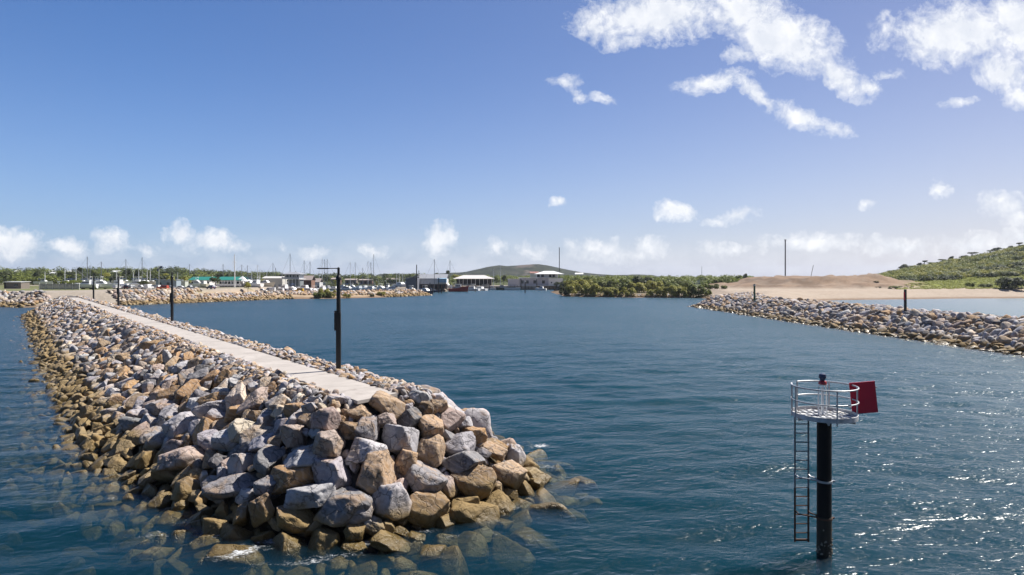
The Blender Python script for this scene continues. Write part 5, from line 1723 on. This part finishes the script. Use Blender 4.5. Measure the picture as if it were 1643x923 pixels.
for k, (px, D, yt, w_, tone, sh) in enumerate(TL):
    side = 'on the wooded rise at left' if px < 270 else 'behind the green roofed buildings' if px < 400 else 'near the two storey building' if px < 520 else 'behind the quay' if px < 1000 else 'beyond the mangroves'
    kin = [q[0] for q in TL if (270 if px >= 270 else 0) <= q[0] < (270 if px < 270 else 400 if px < 400 else 520 if px < 520 else 1000 if px < 1000 else 2000) and q[0] >= (0 if px < 270 else 270 if px < 400 else 400 if px < 520 else 520 if px < 1000 else 1000)]
    i = sorted(kin).index(px) + 1
    plant_tree(px, D, yt, w_, tone, sh, f"{ordinal(i)} tree from left {side}, {'dark' if tone == 'dark' else 'olive' if tone == 'olive' else 'mid'} green {'slender' if sh == 3 else 'spreading'} crown", 'trees around the marina')
for (px, D, yt, w_, lb) in [(275, 296, 440, 16, 'shaggy palm right of the flagpole, above the orange car'), (297, 300, 440.5, 15, 'shaggy palm just right of the second lamp post'), (421, 330, 446, 9, 'small palm before the long white shed'), (538, 380, 444, 7, 'thin palm left of the nearest lamp post among masts'), (604, 380, 447, 6, 'small palm among the boats above the sandy spit')]:
    plant_tree(px, D, yt, w_, None, 0, lb, 'palms around the marina', palm=True)
plant_tree(346, 300, 444.5, 17, 'dark', 1, 'dense dark round tree between the two green roofed buildings')
plant_tree(235, 276, 450, 24, 'dark', 2, 'wide dark bush shaped tree behind the silver car')
plant_tree(398, 288, 452, 14, 'olive', 0, 'bright olive round shrub tree right of the flag mast')
plant_tree(115, 290, 449, 34, 'mid', 0, 'broad low tree behind the slatted fence')


def bush_proto(tone, shape):
    if ('b', tone, shape) in TP: return copy_tree(TP[('b', tone, shape)])
    t = thing('mangrove_bush', 'x', 'bush')
    lb = lobes_rand(150 + shape, 13, 2.6, 1.3, .8, 1.3, .9)
    V, T = crown(lb, 2600, .24, 170 + shape, 1.3)
    link('crown', np_mesh('crown', V, T, LG[tone]), t)
    mb = MB(); r = random.Random(shape)
    for k in range(7):
        a = r.uniform(0, 6.28); mb.tube([(math.cos(a) * .9, math.sin(a) * .9, -.7), (math.cos(a) * .5, math.sin(a) * .5, .5), (math.cos(a) * 1.4, math.sin(a) * 1.4, 1.8)], .07, 5, r1=.03)
    mb.build('stems', bark, t)
    TP[('b', tone, shape)] = t
    return t


def plant_bush(px, D, ytop, width, tone, shape, lb, cat='bush', grp=None, name='mangrove_bush'):
    o = bush_proto(tone, shape); x = gx(px, D); g = gz(x, D); H = 10 - (ytop - HZ) / F * D - g
    o.location = (x, D, g); sw = width / F * D / 6.6
    o.scale = (sw, sw, H / 3.3); o.rotation_euler.z = random.uniform(0, 6.28)
    tag(o, lb, cat, grp)


plant_bush(1621, 308, 443.5, 42, 'dark', 2, 'lone broad dark tree on the bright grass at the far right', 'tree', name='tree')
MG = [  # row, px, D, top row, width, tone
    (0, 908, 318, 457, 24, 'dark'), (0, 926, 312, 452, 34, 'olive'), (0, 950, 306, 454, 32, 'olive'), (0, 974, 303, 459, 26, 'olive'), (0, 985, 300, 460, 26, 'olive'), (0, 1008, 298, 460, 26, 'olive'), (0, 1045, 296, 462, 20, 'olive'), (0, 1062, 295, 459, 24, 'olive'),
    (0, 1082, 294, 456, 30, 'olive'), (0, 1100, 292, 458, 28, 'olive'), (0, 1119, 291, 453, 32, 'mid'), (0, 1133, 293, 461, 18, 'mid'),
    (1, 918, 345, 449, 28, 'olive'), (1, 938, 350, 446, 34, 'olive'), (1, 966, 345, 447, 40, 'mid'), (1, 996, 345, 448, 40, 'mid'), (1, 1024, 340, 450, 36, 'olive'), (1, 1050, 342, 450, 34, 'olive'), (1, 1076, 335, 452, 32, 'mid'), (1, 1104, 332, 451, 30, 'mid'), (1, 1140, 325, 455, 26, 'mid'), (1, 1156, 322, 457, 22, 'mid'),
    (2, 897, 425, 452, 18, 'dark'), (2, 909, 410, 450, 22, 'dark'), (2, 928, 400, 443.5, 30, 'mid'), (2, 956, 410, 443.5, 38, 'mid'), (2, 990, 400, 443, 44, 'mid'), (2, 1028, 390, 442.5, 40, 'dark'), (2, 1060, 400, 446, 36, 'mid'), (2, 1086, 390, 448.5, 30, 'mid'), (2, 1152, 380, 447, 20, 'mid'), (2, 1176, 370, 451, 22, 'mid')]
RW = ['at the water edge', 'in the second row', 'in the rear row']
for k, (row, px, D, yt, w_, tone) in enumerate(MG):
    i = sorted(q[1] for q in MG if q[0] == row).index(px) + 1
    plant_bush(px, D, yt, w_, tone, k % 5, f"{ordinal(i)} mangrove bush from left {RW[row]} by the channel, {'dark' if tone == 'dark' else tone if tone == 'olive' else 'mid'} green", 'mangrove', 'mangrove bushes beside the channel')
for (px, D, yt, w_, tone, lb) in [(520, 284, 462, 20, 'olive', 'taller feathery bush on the sandy spit left of the nearest lamp post'), (530, 283, 465, 18, 'olive', 'rounded bush on the sandy spit next to the taller feathery one'), (512, 281, 469, 22, 'mid', 'low spreading bush at the left end of the sand'), (556, 286, 470, 12, 'olive', 'small bush on the sand right of the nearest lamp post'), (612, 303, 468, 16, 'olive', 'low bush where the sand meets the spit rubble'), (597, 296, 472, 9, 'dark', 'tiny dark bush on the sand before the spit rubble'),
                                  (1408, 318, 460, 12, 'mid', 'small bush at the left end of the bright grass below the mound'), (1436, 316, 458, 24, 'mid', 'dark low bush at the foot of the mound beside the grass'), (1556, 322, 452, 12, 'mid', 'small tree-like bush standing in the bright grass'), (1582, 318, 455, 20, 'mid', 'rounded bush in the bright grass left of the lone tree'), (1406, 330, 452, 10, 'mid', 'small green bush halfway up the earth mound')]:
    plant_bush(px, D, yt, w_, tone, int(px) % 5, lb, 'bush')


def mass_leaves(name, label, pts, leafsize, per, mat, seed):
    Vs, Ts = [], []; n = 0
    for i, (x, y, z_, rx, rz_) in enumerate(pts):
        V, T = crown([(0, 0, 0, rx, rx, rz_), (rx * .5, 0, -rz_ * .2, rx * .6, rx * .6, rz_ * .7)], per, leafsize, seed + i)
        Vs.append(V + np.array([x, y, z_])); Ts.append(T + n); n += len(V)
    tag(link(name, np_mesh(name, np.concatenate(Vs), np.concatenate(Ts), mat)), label, 'vegetation', kind='stuff')


r5 = random.Random(5)
# far wood that reads as one dark band
pts = []
for k in range(620):
    D = r5.uniform(520, 900); px = r5.uniform(-30, 700); x = gx(px, D); g = gz(x, D)
    h = r5.uniform(5, 11) if px < 300 else r5.uniform(5.5, 9.5)
    if px > 300: D = D * 1.0
    pts.append((x, D, g + h * .55, r5.uniform(4, 8), h * .55))
for k in range(150):
    D = r5.uniform(385, 480); px = r5.uniform(-20, 330); x = gx(px, D); g = gz(x, D); h = r5.uniform(4, 7.5)
    pts.append((x, D, g + h * .5, r5.uniform(2.5, 5), h * .5))
r5.shuffle(pts)
cut = int(len(pts) * .55)
mass_leaves('treeline', 'darker wooded band behind the marina', pts[:cut], .85, 130, LG['dark'], 1000)
mass_leaves('treeline', 'lighter green clumps within the wooded band behind the marina', pts[cut:], .85, 130, LG['mid'], 2000)
pts = []
for k in range(520):
    D = r5.uniform(430, 1000); px = r5.uniform(690, 1210); x = gx(px, D); g = gz(x, D); h = r5.uniform(3, 7.5) + (D - 430) * .004
    if 720 < px < 910 and D < 620: D += 220; x = gx(px, D); g = gz(x, D)
    pts.append((x, D, g + h * .5, r5.uniform(3, 7), h * .5))
mass_leaves('far_scrub', 'continuous low scrub beyond the mangroves and quay', pts, .8, 130, LG['mid'], 3000)
# scrub over the green hill at right
pts = []; pts2 = []; pts3 = []
for k in range(2000):
    D = r5.uniform(372, 565); px = r5.uniform(1395, 1690); x = gx(px, D)
    if hill_h(np.array(x), np.array(D)) < 1.2: continue
    dn = float(fbm(np.array(x), np.array(D), 45, 3, 88))
    if dn < .40 and r5.random() < .7: continue
    g = gz(x, D); h = r5.uniform(1.6, 4.2)
    (pts3 if dn > .56 and r5.random() < .7 else pts if r5.random() < .55 else pts2).append((x, D, g + h * .4, r5.uniform(1.8, 4.2), h * .55))
mass_leaves('hill_scrub', 'dark green scrub spread over the right hill', pts, .42, 130, LG['mid'], 5000)
mass_leaves('hill_scrub', 'darkest thickets in patches on the right hill', pts3, .42, 130, LG['dark'], 8000)
mass_leaves('hill_scrub', 'paler olive scrub spread over the right hill', pts2, .42, 130, LG['olive'], 7000)
# trees standing on the skyline of the hill
rid = [(1427, 437.5), (1444, 434), (1452, 432), (1463, 431), (1475, 430), (1483, 428), (1496, 427), (1513, 421), (1526, 419), (1531, 421), (1546, 418), (1560, 417), (1576, 409), (1589, 408), (1598, 411), (1612, 405), (1622, 403), (1635, 400), (1642, 396)]
for k, (px, yt) in enumerate(rid):
    D = 553
    x = gx(px, D); g = gz(x, D); yb = HZ - (g - 10) / D * F
    plant_tree(px, D, min(yt, yb - 6.5 - 2.5 * ((k * 7) % 3)), 8 + 3 * ((k * 5) % 4), 'dark' if k % 3 else 'mid', 3 if k % 2 else 0, f"{ordinal(k + 1)} tree from left along the skyline of the right hill", 'trees on the skyline of the right hill')
# grass tufts on the bright slope: nobody could count them
pts = []
for k in range(1100):
    D = r5.uniform(308, 378); px = r5.uniform(1435, 1680); x = gx(px, D); g = gz(x, D)
    if mound_h(np.array(x), np.array(D)) > 2.0: continue
    pts.append((x, D, g + .15, r5.uniform(.8, 1.8), r5.uniform(.25, .6)))
mass_leaves('grass', 'bright green tall grass at the foot of the hill', pts, .22, 70, leaf_material('grass_blades', (.17, .20, .02), (.38, .40, .07)), 9000)
tag(bpy.data.objects['grass'], cat='grass')
# ---------------------------------------------------------------- sea air
hz_m = bpy.data.materials.new('sea_air'); hz_m.use_nodes = True
nt = NT(hz_m.node_tree)
nt.n.remove(nt.n['Principled BSDF'])
pv = nt.new('ShaderNodeVolumePrincipled'); pv.inputs['Color'].default_value = (.80, .87, 1, 1); pv.inputs['Density'].default_value = .00007; pv.inputs['Anisotropy'].default_value = .2
nt.l.new(pv.outputs[0], nt.n['Material Output'].inputs['Volume'])
hb = MB(); hb.box((0, 3450, 58), (14400, 7900, 126))
tag(hb.build('haze', hz_m), 'thin pale sea air over the whole harbour', 'haze', kind='stuff')
